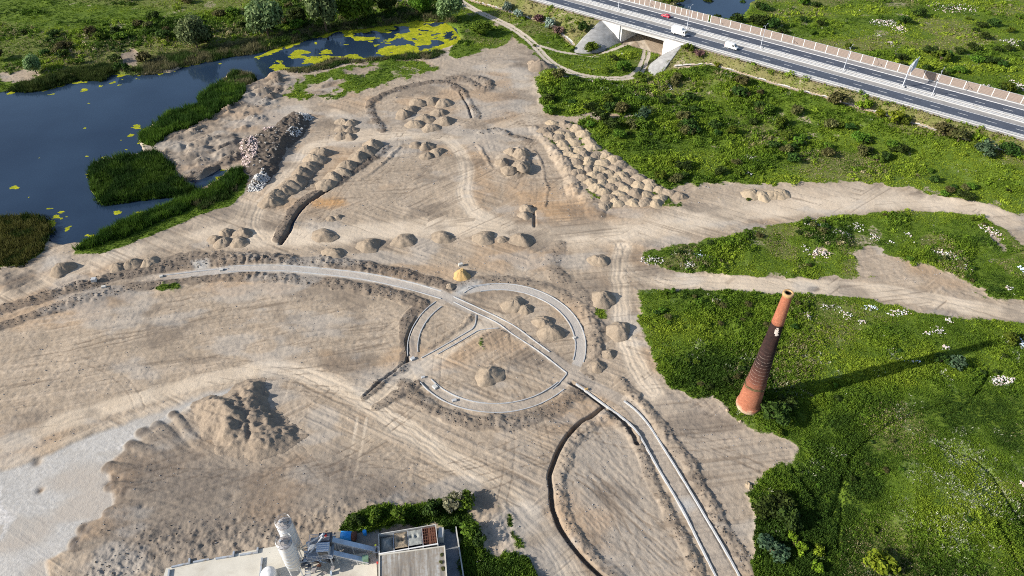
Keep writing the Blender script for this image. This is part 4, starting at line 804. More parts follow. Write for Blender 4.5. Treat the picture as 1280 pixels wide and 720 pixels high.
# ------------------------------------------------------------------ big tipped mounds: their own relief
def relief(name, px, h, rough, mat, label, cat, st=.3, soft=3.0, seed=301, extra=None, att=None):
    pts = PL(px); x0, y0 = pts.min(0)-1; x1, y1 = pts.max(0)+1
    gx, gy = np.meshgrid(np.arange(x0, x1, st), np.arange(y0, y1, st)); wx = (fbm(gx/2.5, gy/2.5, 3, seed)-.5)*2.4; I = np.zeros(gx.shape, bool); D = np.full(gx.shape, 99.)
    for i in range(len(pts)):
        a = pts[i]; b = pts[i-1]; qx, qy = gx+wx, gy+wx
        if a[1] != b[1]: I ^= ((a[1] > qy) != (b[1] > qy)) & (qx < (b[0]-a[0])*(qy-a[1])/(b[1]-a[1])+a[0])
        L = ((b-a)**2).sum(); t = np.clip(((qx-a[0])*(b[0]-a[0])+(qy-a[1])*(b[1]-a[1]))/L, 0, 1); D = np.minimum(D, np.hypot(qx-a[0]-t*(b[0]-a[0]), qy-a[1]-t*(b[1]-a[1])))
    e = np.where(I, ss(D, 0, soft), 0)
    hh = h*e*(.55+.75*fbm(gx/7, gy/7, 3, seed+1))+e**.5*rough*(fbm(gx/1.5, gy/.9, 4, seed+2)-.3)
    if extra is not None: hh = hh+e*extra(gx, gy)
    r, c = cell(gx, gy); zz = Z[r, c]+np.where(e > 0, hh, -.3)
    ii = np.arange(gx.size).reshape(gx.shape); q = np.stack([ii[:-1, :-1], ii[:-1, 1:], ii[1:, 1:], ii[1:, :-1]], -1).reshape(-1, 4)
    q = q[(e.ravel()[q] > 0).any(1)]; u, inv = np.unique(q, return_inverse=True); c0 = pts.mean(0); z0 = zat(*c0)
    V = np.stack([gx.ravel()[u]-c0[0], gy.ravel()[u]-c0[1], zz.ravel()[u]-z0], -1)
    o = link(name, np_mesh(name, V, inv.reshape(-1, 4), mat, None, True)); o.location = (c0[0], c0[1], z0); return tag(o, label, cat), (gx, gy, zz, e)
def rdg(px, w, hgt):
    p = smooth(PL(px), 5)
    def f_(gx, gy):
        D = np.full(gx.shape, 99.)
        for a, b in zip(p[:-1], p[1:]):
            L = ((b-a)**2).sum(); t = np.clip(((gx-a[0])*(b[0]-a[0])+(gy-a[1])*(b[1]-a[1]))/L, 0, 1); D = np.minimum(D, np.hypot(gx-a[0]-t*(b[0]-a[0]), gy-a[1]-t*(b[1]-a[1])))
        return hgt*np.exp(-(D/w)**2)
    return f_
r1, r2_, r3 = rdg([(308, 476), (322, 485), (327, 502), (328, 518)], 1.5, .7), rdg([(262, 505), (284, 515), (291, 535), (283, 558)], 1.9, 1.1), rdg([(297, 490), (306, 512), (312, 535), (313, 555)], .6, -.5)
relief('earth_mound', [(237, 503), (262, 494), (283, 492), (296, 478), (312, 472), (330, 474), (338, 495), (341, 512), (352, 517), (365, 532), (386, 545), (372, 555), (350, 570), (320, 576), (288, 570), (268, 566), (252, 540), (240, 522)], 1.7, 1.6, M_DSOIL, 'broad rugged mound of tipped brown soil beside the white silt flat', 'earth mound', .26, 5.0, 301, lambda x, y: r1(x, y)+r2_(x, y)+r3(x, y))
# ------------------------------------------------------------------ rubble and rubbish: a heap with its loose fragments as one part
FRAG = {}
def frags(kind_):
    if kind_ not in FRAG:
        FRAG[kind_] = {'white': simple('white_rubble', (.50, .49, .47), .9, .45, 1.5), 'pink': simple('pinkish_rubble', (.50, .40, .37), .9, .45, 1.2), 'grey': simple('grey_rubble', (.33, .31, .28), .9, .5, 1.2), 'blue': simple('pale_blue_litter', (.50, .60, .70), .7, .3, 1.2)}[kind_]
    return FRAG[kind_]
def frag_mesh(pts, size, kind_, seed):
    g = np.random.default_rng(seed); m = MB()
    for x, y, z in pts:
        s = size*g.uniform(.4, 1.5); m.box((x, y, z), (s*g.uniform(.7, 1.6), s*g.uniform(.5, 1.1), s*g.uniform(.25, .8)), g.random()*3.14, g.normal(0, .5), g.uniform(.6, 1))
    return m.mesh('fragments', frags(kind_))
o, (gx, gy, zz, e) = relief('rubble_heap', [(380, 141), (392, 147), (386, 158), (377, 172), (360, 187), (352, 202), (348, 213), (338, 226), (326, 236), (309, 240), (306, 231), (316, 222), (302, 208), (299, 182), (311, 172), (338, 160), (353, 147), (366, 141)], 2.2, 2.3, M_CLOD, 'long heap of dark soil mixed with white and pink building rubble by the pond', 'rubble heap', .3, 4.5, 331)
for nm, px, kd, n in (('white', [(312, 232), (330, 218), (338, 224), (325, 238), (310, 240)], 'white', 420), ('pink', [(302, 182), (318, 174), (325, 185), (322, 200), (312, 212), (302, 206)], 'pink', 520), ('top', [(375, 143), (384, 141), (392, 147), (386, 152), (376, 150)], 'white', 120), ('mid', [(362, 166), (378, 163), (380, 168), (368, 174), (360, 172)], 'white', 70), ('spread', [(302, 182), (340, 160), (380, 145), (385, 158), (352, 200), (315, 215)], 'grey', 130), ('more', [(330, 165), (340, 160), (345, 165), (333, 172)], 'pink', 90)):
    pts = PL(px); lo, hi = pts.min(0), pts.max(0); L = []
    while len(L) < n:
        x, y = rh.uniform(lo, hi); ok = False
        for i in range(len(pts)):
            a, b = pts[i], pts[i-1]
            if (a[1] > y) != (b[1] > y) and x < (b[0]-a[0])*(y-a[1])/(b[1]-a[1])+a[0]: ok = not ok
        if ok:
            j = min(int((y-gy[0, 0])/.3), gy.shape[0]-1); i = min(int((x-gx[0, 0])/.3), gx.shape[1]-1); L.append((x-o.location[0], y-o.location[1], max(zz[max(j, 0), max(i, 0)], zat(x, y))-o.location[2]))
    f_ = link('fragments', frag_mesh(L, .5, kd, len(px)+n), o); f_['kind'] = 'stuff'
def rubbish(px, py, rx, ry, kd, label, n=90, size=.42, rot=0.0):
    size *= .66; n = int(n*(.5 if 270 < py < 345 and px > 990 else .72))
    p = G3(px, py); k = P(px+1, py)[0]-P(px, py)[0]; ky = P(px, py-1)[1]-P(px, py)[1]; a, b = rx*k, ry*ky; L = []
    for _ in range(n):
        q = rh.random()**.75*1.15; t = rh.random()*6.28; x, y = a*q*math.cos(t), b*q*math.sin(t); x, y = x*math.cos(rot)-y*math.sin(rot), x*math.sin(rot)+y*math.cos(rot)
        L.append((x, y, zat(p[0]+x, p[1]+y)-p[2]+(1-q)*.35+.15))
    r_ = thing('rubbish_pile', label, 'rubbish pile', tuple(p), 0, 'rubbish dumped on the grass')
    w_ = max(2, n//3); f_ = link('rubble', frag_mesh(L[w_:], size, kd, int(px*7+py)), r_); f_['kind'] = 'stuff'
    f_ = link('waste', frag_mesh(L[:w_], size, {'white': 'pink', 'pink': 'white', 'grey': 'white', 'blue': 'white'}[kd], int(px*3+py)), r_); f_['kind'] = 'stuff'
for a in ((1252, 477, 14, 6, 'white', 'white and pink rubbish pile lying alone in the meadow below the chimney shadow', 200), (1190, 10, 28, 6, 'pink', 'long pinkish rubble spread at the top right beyond the highway', 220, .6), (1106, 29, 17, 4.5, 'white', 'whitish rubble spread beyond the noise barrier, left one of a close pair', 150, .6), (1124, 36, 9, 4, 'pink', 'pinkish rubble spread beyond the noise barrier, right one of a close pair', 80, .6), (1113, 55, 5, 2.5, 'white', 'small white rubbish spot just behind the noise barrier', 25, .6), (1265, 54, 14, 5, 'grey', 'greyish rubble beside the right edge beyond the highway', 110, .6), (1274, 108, 8, 7, 'white', 'white rubble touching the right edge just behind the barrier', 90, .6), (1235, 108, 5, 3, 'grey', 'small grey rubble spot close behind the barrier near the right edge', 30, .5), (1098, 44, 3, 2, 'grey', 'tiny grey litter spot left below the pair of rubble spreads', 14, .6),
    (938, 199, 10, 3.5, 'white', 'white rubble spot in the green field above the upper dirt road', 70, .5), (935, 217, 5, 2.5, 'grey', 'small grey rubble spot below the white one in the green field', 30, .5), (1052, 293, 10, 6, 'white', 'largest white rubbish pile on the strip between the dirt roads', 110, .45), (1070, 284, 9, 6, 'grey', 'grey rubble pile right behind the largest pile on the strip', 70, .45), (1092, 297, 6, 4, 'white', 'white rubbish pile right of the largest pile on the strip', 45, .4), (1021, 282, 18, 4, 'grey', 'long grey rubble line at the top edge of the strip', 90, .4), (1028, 318, 14, 6, 'pink', 'pinkish rubble hump on the left part of the strip', 90, .45), (1008, 312, 5, 7, 'grey', 'grey rubble next to the pinkish hump on the strip', 40, .4), (1135, 294, 5, 3, 'white', 'small white pile at the middle top of the strip', 30, .4), (1112, 303, 5, 2, 'white', 'small white spot in the middle of the strip', 18, .4), (1240, 291, 16, 5, 'pink', 'long pinkish rubble band on the right end of the strip by the bend', 140, .4, -1.0), (1184, 319, 18, 5, 'white', 'long white rubbish band slanting across the strip', 170, .4, -.75), (1207, 336, 8, 5, 'white', 'loose white litter at the lower end of the slanting band', 50, .35, -.75), (1278, 338, 5, 5, 'blue', 'pale blue litter at the right edge between the dirt roads', 40, .5), (1262, 361, 5, 3, 'white', 'white litter near the lower dirt road close to the right edge', 20, .4),
    (1123, 391, 14, 4, 'white', 'white litter along the lower edge of the lower dirt road', 80, .4), (1087, 385, 9, 3.5, 'blue', 'pale bluish litter left of the white litter below the lower road', 50, .4), (1057, 393, 7, 5, 'white', 'white rubbish below the lower road right of the chimney top', 50, .4), (1077, 403, 5, 3, 'white', 'small white pile under the bluish litter', 24, .4), (1038, 385, 12, 4, 'grey', 'grey rubble in the weeds right of the chimney top', 50, .35), (1010, 396, 4, 6, 'white', 'white litter in the weeds beside the chimney top', 30, .35), (1187, 402, 4, 4, 'white', 'white pile just below the lower dirt road, right of the middle', 30, .4), (1172, 414, 10, 6, 'grey', 'grey rubble below the white pile near the lower road', 60, .35), (1182, 435, 6, 3, 'white', 'pair of white rubbish lumps above the chimney shadow', 28, .4), (1158, 418, 4, 2.5, 'white', 'small white lump left of the grey rubble', 14, .4), (1277, 430, 5, 9, 'blue', 'bluish white litter at the right edge above the meadow', 50, .45), (1140, 453, 14, 2, 'blue', 'thin streak of pale litter along the chimney shadow', 34, .3),
    (707, 97, 5, 2.5, 'grey', 'grey rubble dumped below the farm track, first from the left', 40, .55), (738, 101, 5, 3, 'white', 'whitish rubble dumped below the farm track, second from the left', 40, .55), (764, 105, 4, 2.5, 'grey', 'grey rubble below the farm track, third from the left', 26, .55), (790, 118, 9, 2, 'white', 'whitish rubble spots below the farm track in the weeds', 34, .5), (837, 110, 4, 3, 'grey', 'grey rubble in the weeds under the right concrete apron', 34, .5), (854, 119, 6, 4, 'white', 'white rubble in the weeds right of the grey rubble under the apron', 34, .45), (778, 68, 3, 1.5, 'white', 'white lump on the grass island inside the track bend', 12, .5), (875, 319, 7, 5, 'blue', 'bluish litter on the left tip of the strip between the roads', 40, .35), (860, 332, 10, 5, 'grey', 'grey rubble at the left tip of the strip beside the road', 70, .4), (815, 325, 14, 5, 'grey', 'earthy rubble where the strip tapers off at the junction', 90, .45), (895, 375, 5, 3, 'pink', 'pinkish rubble in the scrub left of the chimney', 24, .35), (1056, 570, 2.5, 1.5, 'white', 'tiny white lump beside the dark pit on the meadow path', 8, .35), (1060, 494, 5, 2, 'white', 'two tiny white lumps in the chimney shadow edge', 6, .35), (1278, 605, 3, 4, 'pink', 'pinkish rubble at the right edge of the lower meadow', 20, .4), (600, 702, 10, 8, 'white', 'white stones in the weeds right of the dark ramp', 30, .35), (440, 688, 0.1, .1, 'grey', 'grey rubble strip behind the conveyor of the concrete plant', 2, .1)):
    if a[2] > 1: rubbish(*a[:6], n=a[6] if len(a) > 6 else 90, size=a[7] if len(a) > 7 else .42, rot=a[8] if len(a) > 8 else 0.0)
# clods of soil on every bank, pebbles on the bare ground
def clods(mask, n, s0, s1, name, mat):
    r, c, x, y, z = pick(np.clip(mask, 0, 1), n); N = len(x); s = (s0+(s1-s0)*rv.random(N)**2.5)*np.clip(y/150, .8, 1.6)
    base = np.array([(1, 0, 0), (0, 1, 0), (-1, 0, 0), (0, -1, 0), (0, 0, .8), (0, 0, -.8)], np.float32); v = base[None]*(.55+.8*rv.random((N, 6, 1)))*s[:, None, None]
    a = rv.random(N)*6.28; ca, sa = np.cos(a)[:, None], np.sin(a)[:, None]; v = np.stack([v[..., 0]*ca-v[..., 1]*sa, v[..., 0]*sa+v[..., 1]*ca, v[..., 2]], -1)+np.stack([x, y, z+s*.3], -1)[:, None]
    f_ = np.array([(0, 1, 4), (1, 2, 4), (2, 3, 4), (3, 0, 4), (1, 0, 5), (2, 1, 5), (3, 2, 5), (0, 3, 5)]); F_ = (np.arange(N)[:, None, None]*6+f_[None]).reshape(-1, 3)
    struct(link(name, np_mesh(name, v.reshape(-1, 3), F_, mat)), 'stuff')
clods(CLOD*(WM < .1)*(GRAV < .3), 6500, .06, .28, 'soil_clods', M_CLOD); clods(bare*(TRK < .4)*(GRAV < .3)*(PAL < .6)*(.15+.85*ss(fbm(X/9, Y/9, 3, 251), .5, .7)), 4000, .06, .22, 'pebbles', M_HARD)
# ------------------------------------------------------------------ brick chimney
def brick_mat():
    m, nt, b, _ = new_mat('chimney_brick'); k = NB(nt); o = k.obj(); sp = k.n('ShaderNodeSeparateXYZ'); k.l(o, sp.inputs[0]); zz = sp.outputs[2]
    ang = k.math('ARCTAN2', sp.outputs[1], sp.outputs[0]); cv = k.n('ShaderNodeCombineXYZ'); k.l(k.math('MULTIPLY', ang, 2.2), cv.inputs[0]); k.l(zz, cv.inputs[1])
    br = k.n('ShaderNodeTexBrick'); k.l(cv.outputs[0], br.inputs['Vector']); br.inputs['Scale'].default_value = 1.0; br.inputs['Brick Width'].default_value = .5; br.inputs['Row Height'].default_value = .22; br.inputs['Mortar Size'].default_value = .016
    br.inputs['Color1'].default_value = (.30, .100, .055, 1); br.inputs['Color2'].default_value = (.40, .150, .085, 1); br.inputs['Mortar'].default_value = (.34, .20, .14, 1)
    n = k.noise(.55, 6, .65, o); n2 = k.noise(2.6, 5, .7, o)
    zw = k.math('ADD', zz, k.math('MULTIPLY', k.math('SUBTRACT', n, .5), 5.0))
    c = k.mix(k.ramp(n2, .4, .75, 0, .7), br.outputs['Color'], (.20, .075, .045)); 
    # soot stained middle, clean rebuilt top
    top_ = k.ramp(zz, 25.75, 25.6); c = k.mix(k.math('MULTIPLY', k.math('MULTIPLY', k.ramp(zw, 5.5, 9.5), top_), k.ramp(n2, .25, .5, .7, .9)), c, (.115, .048, .036)); c = k.mix(k.math('MULTIPLY', k.math('MULTIPLY', k.ramp(zw, 8.5, 14.5), top_), k.ramp(n2, .25, .5, .8, .97)), c, k.mix(k.ramp(n, .35, .65), (.014, .011, .012), (.042, .024, .022)))
    wv = k.n('ShaderNodeTexWave'); wv.bands_direction = 'Z'; wv.inputs['Scale'].default_value = .33; wv.inputs['Distortion'].default_value = 2.2; wv.inputs['Detail'].default_value = 3; wv.inputs['Detail Scale'].default_value = .9; k.l(o, wv.inputs['Vector'])
    eff = k.math('MULTIPLY', k.math('MULTIPLY', k.ramp(wv.outputs[0], .86, .98), k.ramp(n2, .42, .62)), k.math('MULTIPLY', k.ramp(zw, 7.6, 10), k.ramp(zw, 19, 15))); c = k.mix(k.math('MULTIPLY', eff, .75), c, (.36, .28, .24))
    c = k.mix(k.math('MULTIPLY', k.ramp(zw, 1.2, -.3), .75), c, (.55, .46, .33))
    k.l(c, b.inputs['Base Color']); b.inputs['Roughness'].default_value = .9; b.inputs['Specular IOR Level'].default_value = .15
    k.bump(k.math('ADD', k.math('MULTIPLY', br.outputs['Fac'], -.6), n2), .6, .09, b); return m
M_BRICK = brick_mat()
M_RIM = simple('lichen_brick_rim', (.42, .27, .13), .9, .25, 2, dirt=(.20, .14, .08)); M_SOOT = simple('soot', (.008, .007, .007), 1, .2, 2); M_MOSS = simple('mossy_band', (.10, .075, .035), .9, .35, 2.5, dirt=(.26, .12, .07)); M_PATCH = simple('bare_mortar', (.62, .55, .50), .9, .2, 2)
cb = P(934.5, 507.5); cz = zat(cb[0], cb[1])
ch = thing('brick_chimney', 'tall tapering red brick chimney with soot black middle, standing in the green scrub', 'chimney', (cb[0], cb[1], cz-.3))
def cr(z): return 2.56-1.72*z/33.6-.10*math.sin(z/33.6*PI)
zs = lambda a, b, n: [a+(b-a)*i/n for i in range(n+1)]
MB().lathe([(2.72, -.8), (2.7, .9), (2.54, 1.05)]+[(cr(z), z) for z in zs(1.1, 7.5, 8)], 56, cap=(True, False)).build('plinth', M_BRICK, ch, True)
rows = []
for i in range(8):
    r_ = cr(7.5)+.14; rows.append(i)
b_ = MB()
for i in range(56):
    a0, a1 = 2*PI*i/56, 2*PI*(i+1)/56; h0 = 7.35+.18*math.sin(a0*3+1)+.1*math.sin(a0*7); R0 = cr(7.5)
    b_.beam((R0*math.cos(a0), R0*math.sin(a0), h0), (R0*math.cos(a1), R0*math.sin(a1), 7.35+.18*math.sin(a1*3+1)+.1*math.sin(a1*7)), .32, .5)
b_.build('band', M_MOSS, ch)
MB().lathe([(cr(z), z) for z in zs(7.5, 25.7, 24)], 56, cap=(False, False)).build('shaft', M_BRICK, ch, True)
MB().lathe([(cr(25.7)+.03, 25.68)]+[(cr(z)+.05, z) for z in zs(25.7, 33.0, 10)], 56, cap=(False, False)).build('top_section', M_BRICK, ch, True)
rm = MB(); rt = cr(33)+.05
rm.lathe([(rt, 32.9), (rt+.13, 33.0), (rt+.15, 33.55), (rt+.08, 33.7), (rt-.3, 33.66), (rt-.34, 32.6)], 40, cap=(False, False)).build('rim', M_RIM, ch, True)
MB().lathe([(rt-.34, 33.5), (rt-.32, 30.0), (.01, 29.9)], 32, cap=(False, False)).build('flue', M_SOOT, ch, True)
pt = MB(); g = np.random.default_rng(3)
for i in range(34):
    a = math.radians(-98)+g.normal(0, .11); z = 24.2+g.normal(0, .3); R0 = cr(z)-.03; pt.box((R0*math.cos(a), R0*math.sin(a), z), (.16, g.uniform(.25, .5), g.uniform(.2, .4)), a)
pt.build('bare_patch', M_PATCH, ch)
for px, py, s, lb in ((909, 513, .9, 'pale boulder at the left foot of the brick chimney'), (925, 527, .8, 'pale boulder just below the foot of the brick chimney'), (936, 607, 1.6, 'large pale boulder at the edge of the soil beside the lower thicket')):
    p = G3(px, py); m = MB(); g = np.random.default_rng(int(px)); m.lathe([(.5, -.3), (.6, .1), (.42, .36), (.15, .46)], 7); m.v = [tuple(np.array(v)*s*.8*g.uniform(.75, 1.3, 3)) for v in m.v]; o = m.build('boulder', M_SOIL2, None); o.location = p; tag(o, lb, 'boulder')
# ------------------------------------------------------------------ highway
def hw_obj(o): o.location = (HA[0], HA[1], 0); o.rotation_euler = (0, 0, HANG); return o
S0, S1 = -70, 330
def strip(name, t0, t1, z, mat, s0=S0, s1=S1, kind_='structure'):
    o = hw_obj(MB().add([(s0, t0, z), (s1, t0, z), (s1, t1, z), (s0, t1, z)], [(0, 1, 2, 3)]).build(name, mat)); return struct(o, kind_)
bed = hw_obj(MB().box(((S0+S1)/2, 13.6, HZ-.16), (S1-S0, 29.2, .3)).build('road_bed', M_MED)); struct(bed)
strip('carriageway', 2.3, 8.9, HZ+.004, M_ASPH); strip('carriageway', 16.3, 22.6, HZ+.004, M_ASPH); strip('hard_shoulder', 23.0, 26.5, HZ+.004, M_HARD)
strip('edge_line', 2.35, 2.6, HZ+.008, M_PAINT); strip('edge_line', 8.55, 8.8, HZ+.008, M_PAINT); strip('edge_line', 16.4, 16.65, HZ+.008, M_PAINT); strip('edge_line', 22.5, 23.1, HZ+.008, M_PAINT)
dash_s = []
def st_of(px, py):
    q = (P(px, py, HZ)-HA)[:2]; return float(q@hn), float(q@hp)
for t, ref in ((5.55, (1000+333/4.5, 40+290/4.5)), (19.3, (1000+428/4.5, 40+243/4.5))):
    m = MB(); sref = st_of(*ref)[0]; per = 9.15
    s = sref-per*int((sref-S0)/per)
    while s < S1: m.add([(s-1.6, t-.09, HZ+.008), (s+1.6, t-.09, HZ+.008), (s+1.6, t+.09, HZ+.008), (s-1.6, t+.09, HZ+.008)], [(0, 1, 2, 3)]); s += per
    struct(hw_obj(m.build('lane_marking', M_PAINT)))
kb = MB()
for t, wd, hh in ((.25, .5, .28), (12.2, .45, .35), (14.9, .45, .35), (27.0, .7, .3)): kb.box(((S0+S1)/2, t, HZ+hh/2-.01), (S1-S0, wd, hh))
struct(hw_obj(kb.build('concrete_kerb', M_KERB)))
def rail(label, t, s0, s1, step, posts, face=1, panel=False, group='guard rails of the highway'):
    th_ = thing('guard_rail', label, 'guard rail', (*hw(s0, t), HZ), HANG, group); L = s1-s0
    MB().side([(0, .48), (L, .48), (L, .80), (0, .80)], -.05*face, .03*face).build('beam', M_STEEL, th_)
    if panel: MB().side([(0, 1.02), (L, 1.02), (L, 1.12), (0, 1.12)], -.05, .05).build('hand_rail', M_STEEL, th_)
    me = MB().box((0, 0, .42), (.14, .16, .85 if not panel else 1.1)).mesh('post', M_STEEL); n = int(L/step)
    for i in range(min(n, posts)):
        p = link('post', me, th_); p.location = ((i+.5)*step, .1*face, .1)
    return th_
rail('steel guard rail along the near edge of the highway, right of the underpass', .25, 76, 250, 2.2, 79)
rail('steel guard rail along the near edge of the highway, left of the underpass', .25, -40, 44, 2.2, 38)
rail('double steel parapet rail on the near edge over the underpass', .25, 44.2, 75.8, 1.35, 24, panel=True)
rail('guard rail on the near side of the highway median', 12.2, -40, 250, 3.2, 92)
rail('guard rail on the far side of the highway median', 14.9, -40, 250, 3.2, 92, -1)
def barrier(label, s0, s1, step):
    th_ = thing('noise_barrier', label, 'noise barrier', (*hw(s0, 27.0), HZ), HANG, 'noise barriers of the highway'); n = int(round((s1-s0)/step))
    pm_ = MB().box((0, 0, 1.75), (.22, .24, 3.2)).mesh('post', M_WHITE)
    pn = MB()
    for j in range(6): pn.box((step/2, 0, .5+j*.48), (step-.24, .12, .44))
    pn = pn.mesh('panel', M_BARR); rl = MB().box((step/2, 0, 3.16), (step-.24, .16, .08)).mesh('top_rail', M_STEEL)
    for i in range(n+1):
        p = link('post', pm_, th_); p.location = (i*step, 0, 0)
        if i < n:
            p = link('panel', pn, th_); p.location = (i*step, 0, .1); link('top_rail', rl, p)
sj = st_of(890, 26)[0]
barrier('brown noise barrier of narrow panels on the far edge over the underpass', sj-.6-22*2.75, sj-.6, 2.75)
barrier('brown noise barrier of wide panels on the far edge right of the underpass', sj+.6, sj+.6+36*4.75, 4.75)
# lamp posts in the median
lp = None
LB = ['double armed lamp post in the median near the top left end of the highway', 'double armed lamp post in the median above the left end of the bridge', 'double armed lamp post in the median behind the white truck', 'double armed lamp post in the median beside the white van', 'double armed lamp post in the median left of the overhead sign', 'double armed lamp post in the median just right of the overhead sign', 'double armed lamp post in the median near the right picture edge']
for s, lb in zip((3.2, 38.0, 73.9, 108.2, 142.6, 175.3, 209.5), LB):
    if lp is None:
        lp = thing('street_lamp', lb, 'lamp post', (*hw(s, 13.6), HZ), HANG, 'lamp posts in the highway median')
        MB().lathe([(.22, 0), (.22, .35), (.13, .4), (.07, 9.8)], 10).build('pole', M_STEEL, lp, True)
        for e_ in (-1, 1):
            MB().tube((0, 0, 9.7), (0, e_*1.5, 10.1), .05, .04, 8).build('arm', M_STEEL, lp); h_ = MB().box((0, e_*1.8, 10.12), (.26, .75, .13)).build('lamp_head', M_STEEL, lp); MB().box((0, e_*1.85, 10.04), (.2, .5, .03)).build('lens', M_LAMP, h_)
    else:
        c = copy_tree(lp); c.location = (*hw(s, 13.6), HZ); c['label'] = lb
# overhead sign on its cantilever
sg, tg = st_of(1129.4, 107.3)
gs = thing('overhead_sign', 'cantilever overhead road sign on a grey mast reaching over the far carriageway', 'road sign', (*hw(sg, 14.0), HZ), HANG)
MB().lathe([(.32, 0), (.32, .5), (.22, .55), (.2, 8.6)], 12).build('mast', M_STEEL, gs, True)
MB().box((0, 0, .3), (1.6, 1.0, .9)).build('footing', M_KERB, gs)
tr = MB()
for zz_ in (6.1, 8.3):
    for xx in (-.28, .28): tr.beam((xx, -.2, zz_), (xx, 8.8, zz_), .13, .13)
for i in range(9):
    y0 = i*1.0; tr.beam((-.28, y0, 6.1), (-.28, y0+1, 8.3), .08, .08); tr.beam((.28, y0+1, 6.1), (.28, y0, 8.3), .08, .08); tr.beam((-.28, y0, 8.3), (.28, y0+1, 8.3), .07, .07)
tr.build('arm', M_STEEL, gs)
pnl = MB().box((.45, 5.4, 7.2), (.14, 6.6, 4.2)).build('sign_panel', M_LBLUE, gs); rb = MB()
for z_ in (5.8, 7.2, 8.6): rb.box((.34, 5.4, z_), (.08, 6.4, .12))
rb.build('stiffener', M_STEEL, pnl)
# bridge over the farm track
bp = thing('road_bridge', 'short concrete bridge carrying the highway over the farm track', 'bridge', (*hw((SL+SR)/2, 13.6), 0), HANG); half = (SR-SL)/2
MB().box((0, 0, HZ-1.05), (2*half+3, 27.4, 1.42)).build('deck', M_WALLW, bp)
for sx in (-1, 1): MB().box((sx*(half+.75), 0, 2.3), (1.5, 28.4, 6.7)).build('abutment', M_WALLW, bp)
MB().box((0, -14.15, HZ-.75), (2*half+8, .5, 1.5)).build('fascia', M_KERB, bp); MB().box((0, 14.2, HZ-.75), (2*half+8, .5, 1.5)).build('fascia', M_KERB, bp)
for sx in (-1, 1):
    MB().box((sx*(half+5.6), -14.55, 2.3), (9.4, .5, 8.6)).build('wing_wall', M_WALLW, bp)
struct(hw_obj(MB().add([(SL, -6, -.62), (SR, -6, -.62), (SR, 36, -.62), (SL, 36, -.62)], [(0, 1, 2, 3)]).build('underpass_track', simple('underpass_earth', (.30, .22, .15), .95, .15, .5)))) if False else None
# paved cones beside the bridge
def apron(label, rows, name='concrete_apron'):
    rr = [[P(a, b, z) for a, b in row] for row, z in rows]; o_ = rr[-1][0]
    fl = [[tuple(p-o_) for p in r_] for r_ in rr]; fl.append([(p[0], p[1], p[2]-3) for p in fl[-1]])
    m = MB().grid(fl).build(name, M_FROTH, None); m.location = o_; so_ = m.modifiers.new('thick', 'SOLIDIFY'); so_.thickness = .12; return tag(m, label, 'slope paving', 'slope paving of the underpass')
def cone(label, c0, rs, rt, sg, a0, a1, name='concrete_apron'):
    rows = []
    for k_ in (.05, .2, .35, .5, .655, .66, .70, .705, .8, .9, 1.0, 1.12):
        row = []
        for i in range(25):
            a = math.radians(a0+(a1-a0)*i/24); s_, t_ = c0+sg*rs*k_*math.sin(a), -.95-rt*k_*math.cos(a); q = hw(s_, t_); row.append((q[0], q[1], float(cone_z(k_))+.06+(.14 if .5 < k_ < .7 else 0)-(1.0 if k_ > 1.05 else 0)))
        rows.append(row)
    c = rows[-1][12]; o = MB().grid([[(p[0]-c[0], p[1]-c[1], p[2]-c[2]) for p in r] for r in rows]).build(name, M_FROTH, None, True); o.location = c; sl = o.modifiers.new('thick', 'SOLIDIFY'); sl.thickness = .35; sl.offset = -1
    return tag(o, label, 'slope paving', 'slope paving of the underpass')
cone('rounded grey stone paved cone on the left side of the underpass', *CONES[0], -3, 89); cone('pale concrete paved slope on the right side of the underpass', *CONES[1], -9, 62)
def ditch(pts, wd, label):
    p = smooth(pts, 4); m = MB(); rows = [[], [], [], []]
    for i in range(len(p)):
        d_ = p[min(i+1, len(p)-1)]-p[max(i-1, 0)]; d_ /= np.linalg.norm(d_); n_ = np.array([-d_[1], d_[0]])
        for j, (o_, z_) in enumerate(((-wd, .1), (-wd*.4, -.1), (wd*.4, -.1), (wd, .1))): q = p[i]+n_*o_; rows[j].append((q[0], q[1], zat(*p[i])+.25+z_))
    struct(m.grid(rows).build('drain_channel', M_CONC))
ditch(DRL[0], .75, ''); ditch(DRL[1], .7, '')
# ------------------------------------------------------------------ vehicles
def wheels(v, xs, tw, r):
    for x in xs:
        for y in (-tw, tw):
            w_ = MB().tube((x, y-.12, r), (x, y+.12, r), r, n=14).build('wheel', M_TYRE, v); MB().tube((x, y-.125 if y < 0 else y+.125, r), (x, y-.128 if y < 0 else y+.128, r), r*.6, n=12).build('rim', M_STEEL, w_)
def put(px, py, lb, name, cat, flip):
    s, t = st_of(px, py); return thing(name, lb, cat, (*hw(s, t), HZ+.01), HANG+(PI if flip else 0))
v = put(848.5, 43.5, 'white box truck on the near carriageway above the bridge', 'box_truck', 'truck', False)
MB().box((-.9, 0, 2.0), (4.9, 2.4, 2.6)).build('cargo_box', M_WHITE, v, bevel=.05); MB().box((-.3, 0, .62), (6.6, 1.9, .25)).build('chassis', M_DKGREY, v)
cbm = MB().side([(1.65, .55), (3.35, .55), (3.4, 1.35), (3.0, 2.35), (2.6, 2.5), (1.65, 2.5)], -1.1, 1.1).build('cab', M_WHITE, v, bevel=.06); MB().side([(3.43, 1.42), (3.05, 2.3), (3.02, 2.28), (3.38, 1.4)], -.98, .98).build('windscreen', M_GLASS, cbm)
for y in (-1.11, 1.11): MB().side([(2.2, 1.5), (3.1, 1.5), (2.9, 2.2), (2.2, 2.2)], y-.01, y+.01).build('side_window', M_GLASS, cbm); MB().box((3.4, y*.75, .85), (.06, .35, .2)).build('headlight', M_LAMP, v)
